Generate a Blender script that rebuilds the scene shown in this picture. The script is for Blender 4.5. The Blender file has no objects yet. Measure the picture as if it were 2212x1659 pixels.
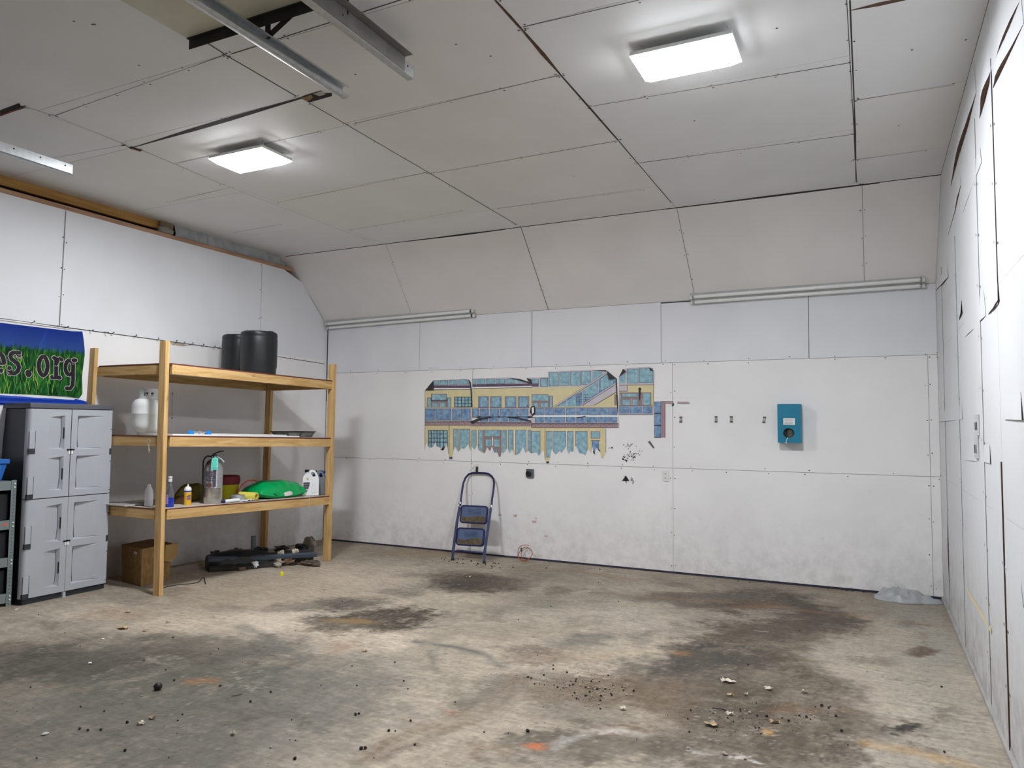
import bpy, bmesh, math, random
import numpy as np
from mathutils import Vector, Matrix
random.seed(7); rng = np.random.RandomState(7)
SC = bpy.context.scene
COL = SC.collection
PI = math.pi
# ------------------------------------------------------------------ camera
CAM = Vector((6.7907, -7.9625, 1.5756))
FW = Vector((-0.43998136, 0.89614646, 0.0577748)).normalized()
RT = Vector((0.89782519, 0.44027519, 0.00822681)).normalized()
UP = RT.cross(FW).normalized()
FPX = 1577.12
cd = bpy.data.cameras.new('camera'); cam = bpy.data.objects.new('camera', cd); COL.objects.link(cam)
cd.sensor_width = 36; cd.sensor_fit = 'HORIZONTAL'; cd.lens = FPX/2212*36; cd.clip_start = .02; cd.clip_end = 100
M = Matrix.Identity(4)
for i in range(3):
    M[i][0] = RT[i]; M[i][1] = UP[i]; M[i][2] = -FW[i]; M[i][3] = CAM[i]
cam.matrix_world = M
SC.camera = cam
# ------------------------------------------------------------------ world, exposure
wd = bpy.data.worlds.new('world'); SC.world = wd; wd.use_nodes = True
wd.node_tree.nodes['Background'].inputs[0].default_value = (.93, .945, .98, 1)
wd.node_tree.nodes['Background'].inputs[1].default_value = 1.2      # daylight fill, entering through an opening added behind the camera
SC.view_settings.view_transform = 'Standard'; SC.view_settings.look = 'None'
SC.view_settings.gamma = 1; SC.view_settings.use_curve_mapping = False
SC.view_settings.exposure = 0.42
LAMP = 225.0          # strength of the lit fixture lenses seen in the photo
LAMP_COL = (.93, .96, 1.0)
# ------------------------------------------------------------------ room numbers (metres)
W, HIP, H, A, ZT = 7.372, 2.968, 3.765, .853, 3.58
YF = -11.2                                       # wall behind the camera
Z4, Z8 = 1.134, 2.288

def ray(px, py):
    return FW + RT*((px-1106)/FPX) - UP*((py-829.5)/FPX)
def hit(px, py, ax, v):                          # photo point -> point on the plane (axis ax = v)
    d = ray(px, py); return CAM + d*((v-CAM[ax])/d[ax])
def hitp(px, py, P, n):
    d = ray(px, py); return CAM + d*((Vector(P)-CAM).dot(n)/d.dot(n))
def xl(y, z):                                    # left wall leans out slightly towards its foot
    return .085*max(y, -4.6)*(1-min(z, ZT)/ZT)
def hitl(px, py, off=0):
    x = 0
    for _ in range(4):
        p = hit(px, py, 0, x+off); x = xl(p.y, p.z)
    return hit(px, py, 0, x+off)
# ------------------------------------------------------------------ materials
MATS = {}
def nd(nt, t, **k):
    n = nt.nodes.new(t)
    for a, b in k.items():
        if a.startswith('i_'):
            key = a[2:]; key = int(key) if key.isdigit() else key.replace('_', ' ')
            n.inputs[key].default_value = b
        else: setattr(n, a, b)
    return n
def mat(name, col, rough=.6, metal=0, var=.06, scale=6, stretch=(1, 1, 1), bump=0, bscale=60, emit=None, spec=.5, trans=0, alpha=1, ior=1.45, col2=None, coat=0):
    if name in MATS: return MATS[name]
    m = bpy.data.materials.new(name); m.use_nodes = True; nt = m.node_tree; L = nt.links.new
    b = nt.nodes['Principled BSDF']
    b.inputs['Roughness'].default_value = rough; b.inputs['Metallic'].default_value = metal
    b.inputs['Specular IOR Level'].default_value = spec
    b.inputs['Transmission Weight'].default_value = trans; b.inputs['IOR'].default_value = ior
    b.inputs['Coat Weight'].default_value = coat
    c = tuple(col)+(1,)
    tc = nd(nt, 'ShaderNodeTexCoord'); mp = nd(nt, 'ShaderNodeMapping'); mp.inputs['Scale'].default_value = stretch
    L(tc.outputs['Object'], mp.inputs[0])
    no = nd(nt, 'ShaderNodeTexNoise', i_Scale=scale, i_Detail=5.0); L(mp.outputs[0], no.inputs['Vector'])
    cr = nd(nt, 'ShaderNodeValToRGB'); L(no.outputs[0], cr.inputs[0])
    cr.color_ramp.elements[0].position = .3; cr.color_ramp.elements[1].position = .7
    if col2 is None:
        cr.color_ramp.elements[0].color = tuple(x*(1-var) for x in col)+(1,)
        cr.color_ramp.elements[1].color = tuple(min(1, x*(1+var)) for x in col)+(1,)
    else:
        cr.color_ramp.elements[0].color = c; cr.color_ramp.elements[1].color = tuple(col2)+(1,)
    L(cr.outputs[0], b.inputs['Base Color'])
    if bump:
        n2 = nd(nt, 'ShaderNodeTexNoise', i_Scale=bscale, i_Detail=3.0); L(mp.outputs[0], n2.inputs['Vector'])
        bp = nd(nt, 'ShaderNodeBump', i_Strength=bump, i_Distance=.01); L(n2.outputs[0], bp.inputs['Height']); L(bp.outputs[0], b.inputs['Normal'])
    if emit:
        b.inputs['Emission Color'].default_value = tuple(emit[:3])+(1,); b.inputs['Emission Strength'].default_value = emit[3]
    MATS[name] = m; return m

def wallmat(name, col, dirt=0.0, var=.03):
    """painted sheet material: slight mottling, brown dirt rising from the floor"""
    m = bpy.data.materials.new(name); m.use_nodes = True; nt = m.node_tree; L = nt.links.new
    b = nt.nodes['Principled BSDF']; b.inputs['Roughness'].default_value = .55; b.inputs['Specular IOR Level'].default_value = .3
    tc = nd(nt, 'ShaderNodeTexCoord')
    n1 = nd(nt, 'ShaderNodeTexNoise', i_Scale=1.4, i_Detail=4.0); L(tc.outputs['Object'], n1.inputs['Vector'])
    cr = nd(nt, 'ShaderNodeValToRGB'); L(n1.outputs[0], cr.inputs[0])
    cr.color_ramp.elements[0].position = .35; cr.color_ramp.elements[1].position = .65
    cr.color_ramp.elements[0].color = tuple(x*(1-var) for x in col)+(1,); cr.color_ramp.elements[1].color = tuple(min(1, x*(1+var)) for x in col)+(1,)
    out = cr.outputs[0]
    if dirt:
        sp = nd(nt, 'ShaderNodeSeparateXYZ'); L(tc.outputs['Object'], sp.inputs[0])
        mr = nd(nt, 'ShaderNodeMapRange', i_1=1.1, i_2=0.0, i_3=0.0, i_4=1.0); L(sp.outputs[2], mr.inputs[0])
        pw = nd(nt, 'ShaderNodeMath', operation='POWER', i_1=2.0); L(mr.outputs[0], pw.inputs[0])
        n2 = nd(nt, 'ShaderNodeTexNoise', i_Scale=7.0, i_Detail=8.0, i_Roughness=.7); L(tc.outputs['Object'], n2.inputs['Vector'])
        r2 = nd(nt, 'ShaderNodeMapRange', i_1=.42, i_2=.72); L(n2.outputs[0], r2.inputs[0])
        m1 = nd(nt, 'ShaderNodeMath', operation='MULTIPLY'); L(pw.outputs[0], m1.inputs[0]); L(r2.outputs[0], m1.inputs[1])
        ad = nd(nt, 'ShaderNodeMath', operation='MULTIPLY_ADD', i_1=.25); L(pw.outputs[0], ad.inputs[0]); L(m1.outputs[0], ad.inputs[2])
        m2 = nd(nt, 'ShaderNodeMath', operation='MULTIPLY', use_clamp=True, i_1=dirt); L(ad.outputs[0], m2.inputs[0])
        mx = nd(nt, 'ShaderNodeMix', data_type='RGBA'); L(m2.outputs[0], mx.inputs[0]); L(out, mx.inputs[6]); mx.inputs[7].default_value = (.27, .235, .20, 1)
        # faint scattered scuffs over the whole lower sheet
        n3 = nd(nt, 'ShaderNodeTexNoise', i_Scale=16.0, i_Detail=6.0); L(tc.outputs['Object'], n3.inputs['Vector'])
        r3 = nd(nt, 'ShaderNodeMapRange', i_1=.63, i_2=.75, i_4=.30*dirt); L(n3.outputs[0], r3.inputs[0])
        h3 = nd(nt, 'ShaderNodeMapRange', i_1=1.7, i_2=.6); L(sp.outputs[2], h3.inputs[0])
        m3 = nd(nt, 'ShaderNodeMath', operation='MULTIPLY'); L(r3.outputs[0], m3.inputs[0]); L(h3.outputs[0], m3.inputs[1])
        m4 = nd(nt, 'ShaderNodeMix', data_type='RGBA'); L(m3.outputs[0], m4.inputs[0]); L(mx.outputs[2], m4.inputs[6]); m4.inputs[7].default_value = (.42, .33, .29, 1)
        out = m4.outputs[2]
    L(out, b.inputs['Base Color'])
    n5 = nd(nt, 'ShaderNodeTexNoise', i_Scale=120.0, i_Detail=3.0); L(tc.outputs['Object'], n5.inputs['Vector'])
    bp = nd(nt, 'ShaderNodeBump', i_Strength=.08, i_Distance=.004); L(n5.outputs[0], bp.inputs['Height']); L(bp.outputs[0], b.inputs['Normal'])
    MATS[name] = m; return m

def woodmat(name, axis, c1=(.50, .30, .11), c2=(.66, .44, .20), dark=1):
    st = [14, 14, 14]; st[axis] = 1.0
    m = bpy.data.materials.new(name); m.use_nodes = True; nt = m.node_tree; L = nt.links.new
    b = nt.nodes['Principled BSDF']; b.inputs['Roughness'].default_value = .65; b.inputs['Specular IOR Level'].default_value = .3
    tc = nd(nt, 'ShaderNodeTexCoord'); mp = nd(nt, 'ShaderNodeMapping'); mp.inputs['Scale'].default_value = st
    L(tc.outputs['Object'], mp.inputs[0])
    n1 = nd(nt, 'ShaderNodeTexNoise', i_Scale=2.2, i_Detail=6.0, i_Distortion=.6); L(mp.outputs[0], n1.inputs['Vector'])
    cr = nd(nt, 'ShaderNodeValToRGB'); L(n1.outputs[0], cr.inputs[0])
    cr.color_ramp.elements[0].position = .36; cr.color_ramp.elements[1].position = .62
    cr.color_ramp.elements[0].color = tuple(c1)+(1,); cr.color_ramp.elements[1].color = tuple(c2)+(1,)
    st2 = [5, 5, 5]; st2[axis] = 2.0
    mp2 = nd(nt, 'ShaderNodeMapping'); mp2.inputs['Scale'].default_value = st2; L(tc.outputs['Object'], mp2.inputs[0])
    vo = nd(nt, 'ShaderNodeTexVoronoi', i_Scale=1.3); L(mp2.outputs[0], vo.inputs['Vector'])
    kr = nd(nt, 'ShaderNodeMapRange', i_1=.02, i_2=.10, i_3=.75, i_4=0.0); L(vo.outputs['Distance'], kr.inputs[0])
    mx = nd(nt, 'ShaderNodeMix', data_type='RGBA'); L(kr.outputs[0], mx.inputs[0]); L(cr.outputs[0], mx.inputs[6]); mx.inputs[7].default_value = (.16, .07, .025, 1)
    L(mx.outputs[2], b.inputs['Base Color'])
    MATS[name] = m; return m

M_up = wallmat('sheet_grey_white', (.80, .81, .845), 0)
M_lo = wallmat('sheet_white_dirty', (.87, .86, .86), .40)
M_mid = wallmat('sheet_white', (.87, .86, .86), .38)
M_cov = wallmat('sheet_pinkish', (.88, .85, .835), 0)
M_c1 = wallmat('ceiling_sheet_grey', (.80, .80, .80), 0)
M_c2 = wallmat('ceiling_sheet_warm', (.82, .79, .77), 0)
M_c3 = wallmat('ceiling_sheet_beige', (.80, .79, .765), 0)
M_rw = wallmat('right_sheet', (.70, .71, .73), .8)
M_seam = mat('seam_gap', (.045, .04, .038), .9, var=.3)
M_seaml = mat('seam_light', (.22, .21, .20), .9, var=.2)
M_brown = mat('gap_brown', (.10, .055, .035), .9, var=.4, scale=20)
M_nail = mat('nail_head', (.05, .05, .055), .5, .4)
M_woodz = woodmat('pine_upright', 2); M_woody = woodmat('pine_along_wall', 1); M_woodx = woodmat('pine_across', 0)
M_deck = mat('shelf_deck', (.50, .44, .36), .7, var=.15, scale=12)
M_edge = mat('deck_edge_red', (.14, .035, .025), .6)
M_blk = mat('black_plastic', (.012, .013, .015), .42, var=.25)
M_dk = mat('charcoal_plastic', (.032, .034, .042), .5)
M_cab = mat('grey_plastic', (.40, .42, .455), .42, var=.03, bump=.1, bscale=200)
M_gal = mat('galvanised', (.50, .52, .53), .38, .75, var=.12, scale=30)
M_gald = mat('galvanised_dull', (.19, .18, .17), .6, .5, var=.2)
M_iron = mat('dark_steel', (.035, .033, .03), .7, .3, var=.3)
M_white = mat('white_plastic', (.78, .78, .76), .4, var=.03)
M_wht2 = mat('white_enamel', (.70, .71, .70), .35, var=.03)
M_tube = mat('tube_glass_white', (.86, .87, .86), .18, var=.02)
M_grey = mat('grey_paint', (.30, .32, .33), .5)
M_steel = mat('brushed_steel', (.55, .55, .56), .28, .95, var=.15, scale=8, stretch=(1, 1, 8))

# ------------------------------------------------------------------ mesh builder
class MB:
    def __init__(s): s.v = []; s.f = []; s.mi = []; s.m = []
    def mid(s, m):
        if m not in s.m: s.m.append(m)
        return s.m.index(m)
    def add(s, vs, fs, m):
        o = len(s.v); k = s.mid(m); s.v += [Vector(x) for x in vs]
        for f in fs: s.f.append([o+i for i in f]); s.mi.append(k)
        return s
    def poly(s, pts, m): return s.add(pts, [list(range(len(pts)))], m)
    def box(s, a, b, m, T=None):
        x0, y0, z0 = a; x1, y1, z1 = b
        vs = [Vector(p) for p in ((x0, y0, z0), (x1, y0, z0), (x1, y1, z0), (x0, y1, z0), (x0, y0, z1), (x1, y0, z1), (x1, y1, z1), (x0, y1, z1))]
        if T: vs = [T @ q for q in vs]
        return s.add(vs, [(3, 2, 1, 0), (4, 5, 6, 7), (0, 1, 5, 4), (1, 2, 6, 5), (2, 3, 7, 6), (3, 0, 4, 7)], m)
    def hexa(s, lo, hi, m):                       # lo, hi: 4 points each
        return s.add(list(lo)+list(hi), [(3, 2, 1, 0), (4, 5, 6, 7), (0, 1, 5, 4), (1, 2, 6, 5), (2, 3, 7, 6), (3, 0, 4, 7)], m)
    def beam(s, a, b, w, h, m, up=(0, 0, 1)):     # rectangular bar from a to b
        a = Vector(a); b = Vector(b); d = (b-a).normalized(); r = d.cross(Vector(up)).normalized(); u = r.cross(d)
        lo = [a-r*w/2-u*h/2, a+r*w/2-u*h/2, a+r*w/2+u*h/2, a-r*w/2+u*h/2]; hi = [q+(b-a) for q in lo]
        return s.hexa(lo, hi, m)
    def prism(s, out, vec, m):
        n = len(out); vec = Vector(vec); o = [Vector(p) for p in out]
        fs = [list(range(n))[::-1], list(range(n, 2*n))]+[(i, (i+1) % n, n+(i+1) % n, n+i) for i in range(n)]
        return s.add(o+[p+vec for p in o], fs, m)
    def tube(s, pts, r, m, seg=10, closed=False):
        P = [Vector(p) for p in pts]; n = len(P); rr = r if isinstance(r, (list, tuple)) else [r]*n
        vs = []; N = None
        for i in range(n):
            a = P[i-1] if (i > 0 or closed) else P[i]; b = P[(i+1) % n] if (i < n-1 or closed) else P[i]
            t = (b-a).normalized()
            if N is None: N = t.orthogonal().normalized()
            N = (N-t*N.dot(t)); N = N.normalized() if N.length > 1e-6 else t.orthogonal().normalized()
            B = t.cross(N)
            for k in range(seg):
                an = 2*PI*k/seg; vs.append(P[i]+(N*math.cos(an)+B*math.sin(an))*rr[i])
        fs = []
        for i in range(n if closed else n-1):
            j = (i+1) % n
            for k in range(seg): fs.append((i*seg+k, i*seg+(k+1) % seg, j*seg+(k+1) % seg, j*seg+k))
        if not closed: fs += [list(range(seg))[::-1], list(range((n-1)*seg, n*seg))]
        return s.add(vs, fs, m)
    def lathe(s, prof, m, c=(0, 0, 0), seg=32, T=None, sx=1, sy=1):
        closed = prof[0] == prof[-1]
        vs = []; n = len(prof)
        for r, z in prof:
            for k in range(seg):
                a = 2*PI*k/seg; q = Vector((r*math.cos(a)*sx, r*math.sin(a)*sy, z)); q = (T @ q) if T else q; vs.append(q+Vector(c))
        fs = [(i*seg+k, i*seg+(k+1) % seg, (i+1)*seg+(k+1) % seg, (i+1)*seg+k) for i in range(n-1) for k in range(seg)]
        if not closed: fs += [list(range(seg))[::-1], list(range((n-1)*seg, n*seg))]
        return s.add(vs, fs, m)
    def blob(s, c, r, m, jit=.15, nu=8, nv=6, seed=0, sq=None):
        R = random.Random(seed); vs = []; rx, ry, rz = r
        for j in range(1, nv):
            th = PI*j/nv
            for i in range(nu):
                ph = 2*PI*i/nu; k = 1+R.uniform(-jit, jit)
                vs.append(Vector(c)+Vector((rx*math.sin(th)*math.cos(ph)*k, ry*math.sin(th)*math.sin(ph)*k, rz*math.cos(th)*k)))
        t = len(vs); vs += [Vector(c)+Vector((0, 0, rz)), Vector(c)-Vector((0, 0, rz))]
        fs = [(j*nu+i, (j+1)*nu+i, (j+1)*nu+(i+1) % nu, j*nu+(i+1) % nu) for j in range(nv-2) for i in range(nu)]
        fs += [(t, i, (i+1) % nu) for i in range(nu)]+[(t+1, (nv-2)*nu+(i+1) % nu, (nv-2)*nu+i) for i in range(nu)]
        return s.add(vs, fs, m)
    def build(s, name, parent=None, smooth=False, bevel=0, angle=40, origin=None):
        if parent is not None: o0 = WORLD[parent.name]
        elif origin is not None: o0 = Vector(origin)
        else:
            xs = [v.x for v in s.v]; ys = [v.y for v in s.v]; zs = [v.z for v in s.v]
            o0 = Vector(((min(xs)+max(xs))/2, (min(ys)+max(ys))/2, min(zs)))
        me = bpy.data.meshes.new(name); me.from_pydata([v-o0 for v in s.v], [], s.f)
        for m in s.m: me.materials.append(m)
        me.polygons.foreach_set('material_index', s.mi)
        bm = bmesh.new(); bm.from_mesh(me); bmesh.ops.recalc_face_normals(bm, faces=bm.faces) if s.fixn else None
        bm.to_mesh(me); bm.free()
        if smooth:
            me.polygons.foreach_set('use_smooth', [True]*len(me.polygons))
            me.set_sharp_from_angle(angle=math.radians(angle))
        me.update()
        o = bpy.data.objects.new(name, me); COL.objects.link(o)
        if parent is not None: o.parent = parent
        else: o.location = o0
        WORLD[o.name] = o0
        if bevel:
            b = o.modifiers.new('bevel', 'BEVEL'); b.width = bevel; b.segments = 2; b.limit_method = 'ANGLE'; b.angle_limit = math.radians(35)
        return o
    fixn = True
WORLD = {}
def thing(name, label, cat, loc, group=None):
    o = bpy.data.objects.new(name, None); COL.objects.link(o); o.location = loc; o.empty_display_size = .05
    WORLD[o.name] = Vector(loc); o['label'] = label; o['category'] = cat
    if group: o['group'] = group
    return o
def tag(o, label, cat, group=None, kind=None):
    o['label'] = label; o['category'] = cat
    if group: o['group'] = group
    if kind: o['kind'] = kind
    return o
def struct(o, label=None):
    o['kind'] = 'structure'
    if label: o['label'] = label
    return o
def copy_tree(root, loc, label, group):
    r = root.copy(); COL.objects.link(r); r.location = loc; r['label'] = label; r['group'] = group; WORLD[r.name] = Vector(loc)
    for ch in list(root.children):
        c = ch.copy(); COL.objects.link(c); c.parent = r
        for g in ch.children:
            d = g.copy(); COL.objects.link(d); d.parent = c
    return r
def strip(mb, pts, w, n, off, m, nrm=None):
    """thin seam strip along pts lying on a surface with normal n, w = width (number or list)"""
    n = Vector(n); P = [Vector(p)+n*off for p in pts]; k = len(P); ws = w if isinstance(w, (list, tuple)) else [w]*k
    vs = []
    for i in range(k):
        t = (P[min(i+1, k-1)]-P[max(i-1, 0)]).normalized(); s = n.cross(t).normalized()
        vs += [P[i]-s*ws[i]/2, P[i]+s*ws[i]/2]
    mb.add(vs, [(2*i, 2*i+1, 2*i+3, 2*i+2) for i in range(k-1)], m)
def dot(mb, p, n, r, m, off=.003):
    n = Vector(n); a = n.orthogonal().normalized(); b = n.cross(a); p = Vector(p)+n*off
    mb.poly([p+(a*math.cos(t)+b*math.sin(t))*r for t in [i*PI/3 for i in range(6)]], m)
def nails(mb, a, b, n, step=.28, side=.022, r=.0055, jit=.05):
    a = Vector(a); b = Vector(b); L = (b-a).length; t = (b-a)/L; s = Vector(n).cross(t); k = max(1, int(L/step))
    for i in range(k+1):
        for sg in (-1, 1):
            if random.random() < .12: continue
            q = a+t*(min(L, i*L/k+random.uniform(-jit, jit)*.6))+s*(side*sg*random.uniform(.6, 1.2)); dot(mb, q, n, r*random.uniform(.8, 1.2), M_nail)
def lerp(a, b, t): return Vector(a)*(1-t)+Vector(b)*t

# ================================================================== FLOOR
def fractal(nx, ny, beta, seed, ax=1.0, ay=1.0):
    R = np.random.RandomState(seed); w = R.randn(ny, nx)
    fy = np.fft.fftfreq(ny)[:, None]*ny; fx = np.fft.fftfreq(nx)[None, :]*nx
    k = np.sqrt((fx*ax)**2+(fy*ay)**2); k[0, 0] = 1
    F = np.fft.fft2(w)/k**beta; F[0, 0] = 0
    o = np.real(np.fft.ifft2(F)); return (o-o.mean())/o.std()
def sstep(a, b, x):
    t = np.clip((x-a)/(b-a), 0, 1); return t*t*(3-2*t)
NX, NY = 560, 460
X0, X1, Y0, Y1 = -.42, 7.42, -6.5, .02
gx = np.linspace(X0, X1, NX); gy = np.linspace(Y0, Y1, NY)
GX, GY = np.meshgrid(gx, gy)
n_big = fractal(NX, NY, 1.6, 1); n_med = fractal(NX, NY, 1.15, 2); n_fine = fractal(NX, NY, .7, 3); n_str = fractal(NX, NY, 1.0, 4, .45, 1.6); n_w1 = fractal(NX, NY, 1.35, 5); n_w2 = fractal(NX, NY, 1.35, 6)
n_h1 = fractal(NX, NY, .95, 15); n_h2 = fractal(NX, NY, .95, 16); n_det = fractal(NX, NY, .85, 17, .5, 1.4)
def srgb(r, g, b):
    return np.array([((c/255+.055)/1.055)**2.4 if c > 10 else c/255/12.92 for c in (r, g, b)])
KF = 1.55     # albedo per display value of the concrete
base = srgb(168, 158, 138)
col = np.zeros((NY, NX, 3)); col[:] = base
def blend(c, a): global col; col = col*(1-a[..., None])+np.array(c)*a[..., None]
blend(srgb(185, 174, 152), .55*sstep(-.2, 1.8, n_big))
blend(srgb(128, 122, 104), .55*sstep(.1, 1.8, -n_big))
col *= (1+.10*n_med+.06*n_str+.05*n_det)[..., None].clip(.5, 1.5)
def P2(px, py):
    p = hit(px, py, 2, 0); return p.x, p.y
WX = .15*n_w1+.045*n_h1; WY = .15*n_w2+.045*n_h2
def blob(px, py, rx, ry, c, a, soft=.5, warp=1.0, tex=.0):
    if np.mean(c) < .16: a = min(.97, a*1.18); c = np.array(c)*.82
    cx, cy = P2(px, py); ex, ey = P2(px+rx, py); fx, fy = P2(px, py+ry); gx_, gy_ = P2(px, py-ry)
    ax = np.array([ex-cx, ey-cy]); ay = np.array([fx-gx_, fy-gy_])/2
    Mi = np.linalg.inv(np.stack([ax, ay], 1))
    dx = GX-cx+WX*warp; dy = GY-cy+WY*warp
    u = Mi[0, 0]*dx+Mi[0, 1]*dy; v = Mi[1, 0]*dx+Mi[1, 1]*dy
    d = np.sqrt(u*u+v*v); m = 1-sstep(1-soft, 1+soft, d)
    if tex: m = m*(1-tex+tex*sstep(-1, 1, n_med))
    blend(c, np.clip(a*m*(1+.16*n_det), 0, 1))
def stroke(pts, wd, c, a, warp=.15, tex=.5):
    P = [P2(*p) for p in pts]; D = np.full(GX.shape, 9.0)
    X = GX+WX*warp; Y = GY+WY*warp
    for (ax, ay), (bx, by) in zip(P[:-1], P[1:]):
        t = np.clip(((X-ax)*(bx-ax)+(Y-ay)*(by-ay))/((bx-ax)**2+(by-ay)**2), 0, 1)
        D = np.minimum(D, np.hypot(X-ax-t*(bx-ax), Y-ay-t*(by-ay)))
    m = 1-sstep(0, wd*1.25, D); m = m*(1-tex+tex*sstep(-1, .8, n_med))*(.55+.6*sstep(-1.2, 1.2, n_det)); blend(c, np.clip(a*m, 0, 1))
G1 = srgb(96, 91, 78); D1 = srgb(86, 74, 57); D2 = srgb(60, 56, 50); RU = srgb(150, 105, 55); LT = srgb(186, 178, 160); GR = srgb(95, 98, 92); YE = srgb(190, 150, 80)
# broad tones
blob(330, 1480, 420, 110, srgb(104, 102, 88), .75, .6)
blob(200, 1620, 520, 90, srgb(112, 110, 97), .65, .6)
blob(120, 1430, 220, 45, srgb(84, 80, 68), .75, .5)
blob(500, 1400, 260, 35, srgb(98, 95, 84), .6, .6)
blob(780, 1500, 180, 90, srgb(112, 112, 102), .5, .6)
blob(1980, 1480, 190, 190, srgb(160, 158, 142), .55, .5)
blob(2030, 1400, 110, 120, srgb(158, 156, 142), .5, .5)
blob(1780, 1500, 90, 60, srgb(176, 166, 146), .6, .5)
blob(560, 1270, 260, 22, srgb(162, 150, 128), .6, .6)
# big brown stained area, right of centre
for px, py, rx, ry in ((1560, 1292, 190, 20), (1600, 1318, 180, 24), (1610, 1355, 150, 30), (1590, 1400, 160, 38), (1560, 1450, 200, 42), (1580, 1505, 210, 50), (1600, 1560, 210, 45)): blob(px, py, rx, ry, D1, .70, .3, .75, .15)
blob(1690, 1330, 60, 40, D2, .55, .5, 1.2)
blob(1660, 1345, 110, 35, D1, .6, .5, 1.2)
blob(1300, 1480, 160, 55, srgb(112, 95, 70), .7, .4, 1.5, .3)
blob(1560, 1620, 300, 50, srgb(98, 88, 72), .75, .4, 1.6, .25)
blob(1330, 1630, 150, 50, srgb(104, 97, 82), .6, .5, 1.2)
blob(1470, 1425, 120, 26, srgb(74, 72, 66), .6, .5, 1.0)
blob(1480, 1395, 60, 12, D2, .5, .6, .6)
blob(1500, 1340, 90, 12, LT, .45, .6, 1.2)
blob(1350, 1330, 90, 20, LT, .4, .6, 1.2)
# darker patches further back
blob(1000, 1250, 105, 22, srgb(92, 82, 66), .75, .5, 1.0)
blob(960, 1262, 60, 8, D2, .4, .6, .5)
blob(840, 1325, 120, 18, srgb(80, 72, 58), .75, .5, 1.0)
blob(750, 1345, 95, 18, srgb(90, 81, 62), .65, .5, 1.0)
blob(750, 1298, 50, 12, D2, .6, .5, .7)
blob(660, 1300, 60, 12, D2, .45, .5, .7)
blob(510, 1302, 60, 9, D2, .35, .6, .6)
blob(560, 1245, 160, 10, srgb(176, 166, 140), .5, .6, .6)
blob(900, 1190, 130, 10, srgb(150, 128, 92), .5, .6, .6)
blob(1130, 1385, 70, 14, srgb(112, 96, 74), .6, .5, .8)
blob(1230, 1365, 60, 14, GR, .5, .5, .7)
blob(1080, 1345, 90, 16, srgb(128, 120, 100), .4, .5, .7)
# rust lines
stroke([(1140, 1231), (1250, 1233), (1370, 1252)], .10, RU, .6)
stroke([(1270, 1281), (1340, 1286), (1440, 1292), (1560, 1300)], .05, RU, .7)
stroke([(1270, 1280), (1330, 1284)], .035, D2, .7)
stroke([(1700, 1318), (1800, 1328), (1880, 1336)], .06, RU, .65)
stroke([(1700, 1262), (1760, 1275), (1900, 1290)], .12, srgb(150, 118, 72), .5)
stroke([(1930, 1345), (1975, 1350), (2015, 1354)], .05, srgb(120, 90, 60), .7)
blob(1982, 1415, 36, 11, srgb(112, 92, 74), .75, .35, .3)
blob(1980, 1378, 22, 7, srgb(130, 112, 92), .5, .5, .3)
blob(1918, 1585, 28, 12, srgb(56, 56, 50), .9, .3, .5)
blob(1880, 1585, 22, 6, srgb(66, 66, 60), .6, .4, .5)
blob(1880, 1440, 50, 10, srgb(120, 112, 98), .5, .5, .5)
stroke([(1870, 1610), (1960, 1625), (2060, 1652), (2110, 1670)], .07, YE, .75)
blob(1185, 1620, 18, 9, srgb(205, 110, 40), .85, .4, .3)
blob(1005, 1533, 10, 5, srgb(200, 115, 50), .7, .4, .3)
blob(1640, 1578, 22, 7, YE, .6, .4, .3)
blob(430, 1477, 40, 7, RU, .45, .5, .3)
stroke([(880, 1550), (960, 1575), (1030, 1560)], .03, srgb(150, 120, 80), .3)
blob(1460, 1410, 30, 6, RU, .5, .5, .4)
blob(775, 1338, 50, 6, srgb(170, 130, 60), .45, .5, .4)
# tyre and drag arcs
stroke([(900, 1386), (990, 1398), (1050, 1415), (1085, 1440)], .055, GR, .8, .05)
stroke([(520, 1352), (590, 1385), (640, 1420)], .10, srgb(104, 104, 96), .7, .1)
stroke([(930, 1405), (940, 1440), (948, 1455)], .035, GR, .55, .05)
stroke([(965, 1475), (955, 1505), (945, 1520)], .03, LT, .55, .05)
stroke([(1100, 1460), (1080, 1500), (1000, 1545), (900, 1590), (800, 1650)], .10, srgb(116, 100, 76), .7, .2)
stroke([(1130, 1480), (1060, 1540), (960, 1590), (850, 1650)], .05, srgb(100, 88, 70), .6, .2)
stroke([(1080, 1460), (1060, 1490), (1010, 1520)], .10, GR, .6, .1)
stroke([(720, 1520), (660, 1560), (600, 1640)], .12, srgb(136, 132, 118), .5, .2)
stroke([(1390, 1588), (1340, 1578), (1280, 1582), (1240, 1600), (1212, 1622)], .045, srgb(215, 215, 205), .8, .15, .5)
stroke([(1375, 1592), (1300, 1575)], .05, srgb(225, 225, 215), .55, .15, .5)
blob(1500, 1625, 30, 7, srgb(200, 198, 188), .6, .6, .6)
blob(1570, 1632, 18, 6, srgb(225, 222, 215), .7, .4, .4)
blob(1280, 1325, 60, 5, LT, .6, .5, .4)
blob(1330, 1400, 90, 12, srgb(176, 162, 132), .5, .5, .8)
for k in range(90):                               # small random smears
    px = random.uniform(0, 2100); py = 1659-400*random.random()**.7
    r = random.uniform(8, 60); c = random.choice([D1, G1, LT, G1, D1, RU, GR]); blob(px, py, r, r*.2, c, random.uniform(.12, .4), .6, .8)
# small pits, speckle and directional brushing
sp = sstep(1.7, 2.4, n_fine); blend(srgb(70, 62, 50), .45*sp)
sp = sstep(1.9, 2.6, -n_fine); blend(srgb(205, 198, 182), .35*sp)
col *= (1+.05*n_fine)[..., None].clip(.6, 1.4)
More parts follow.
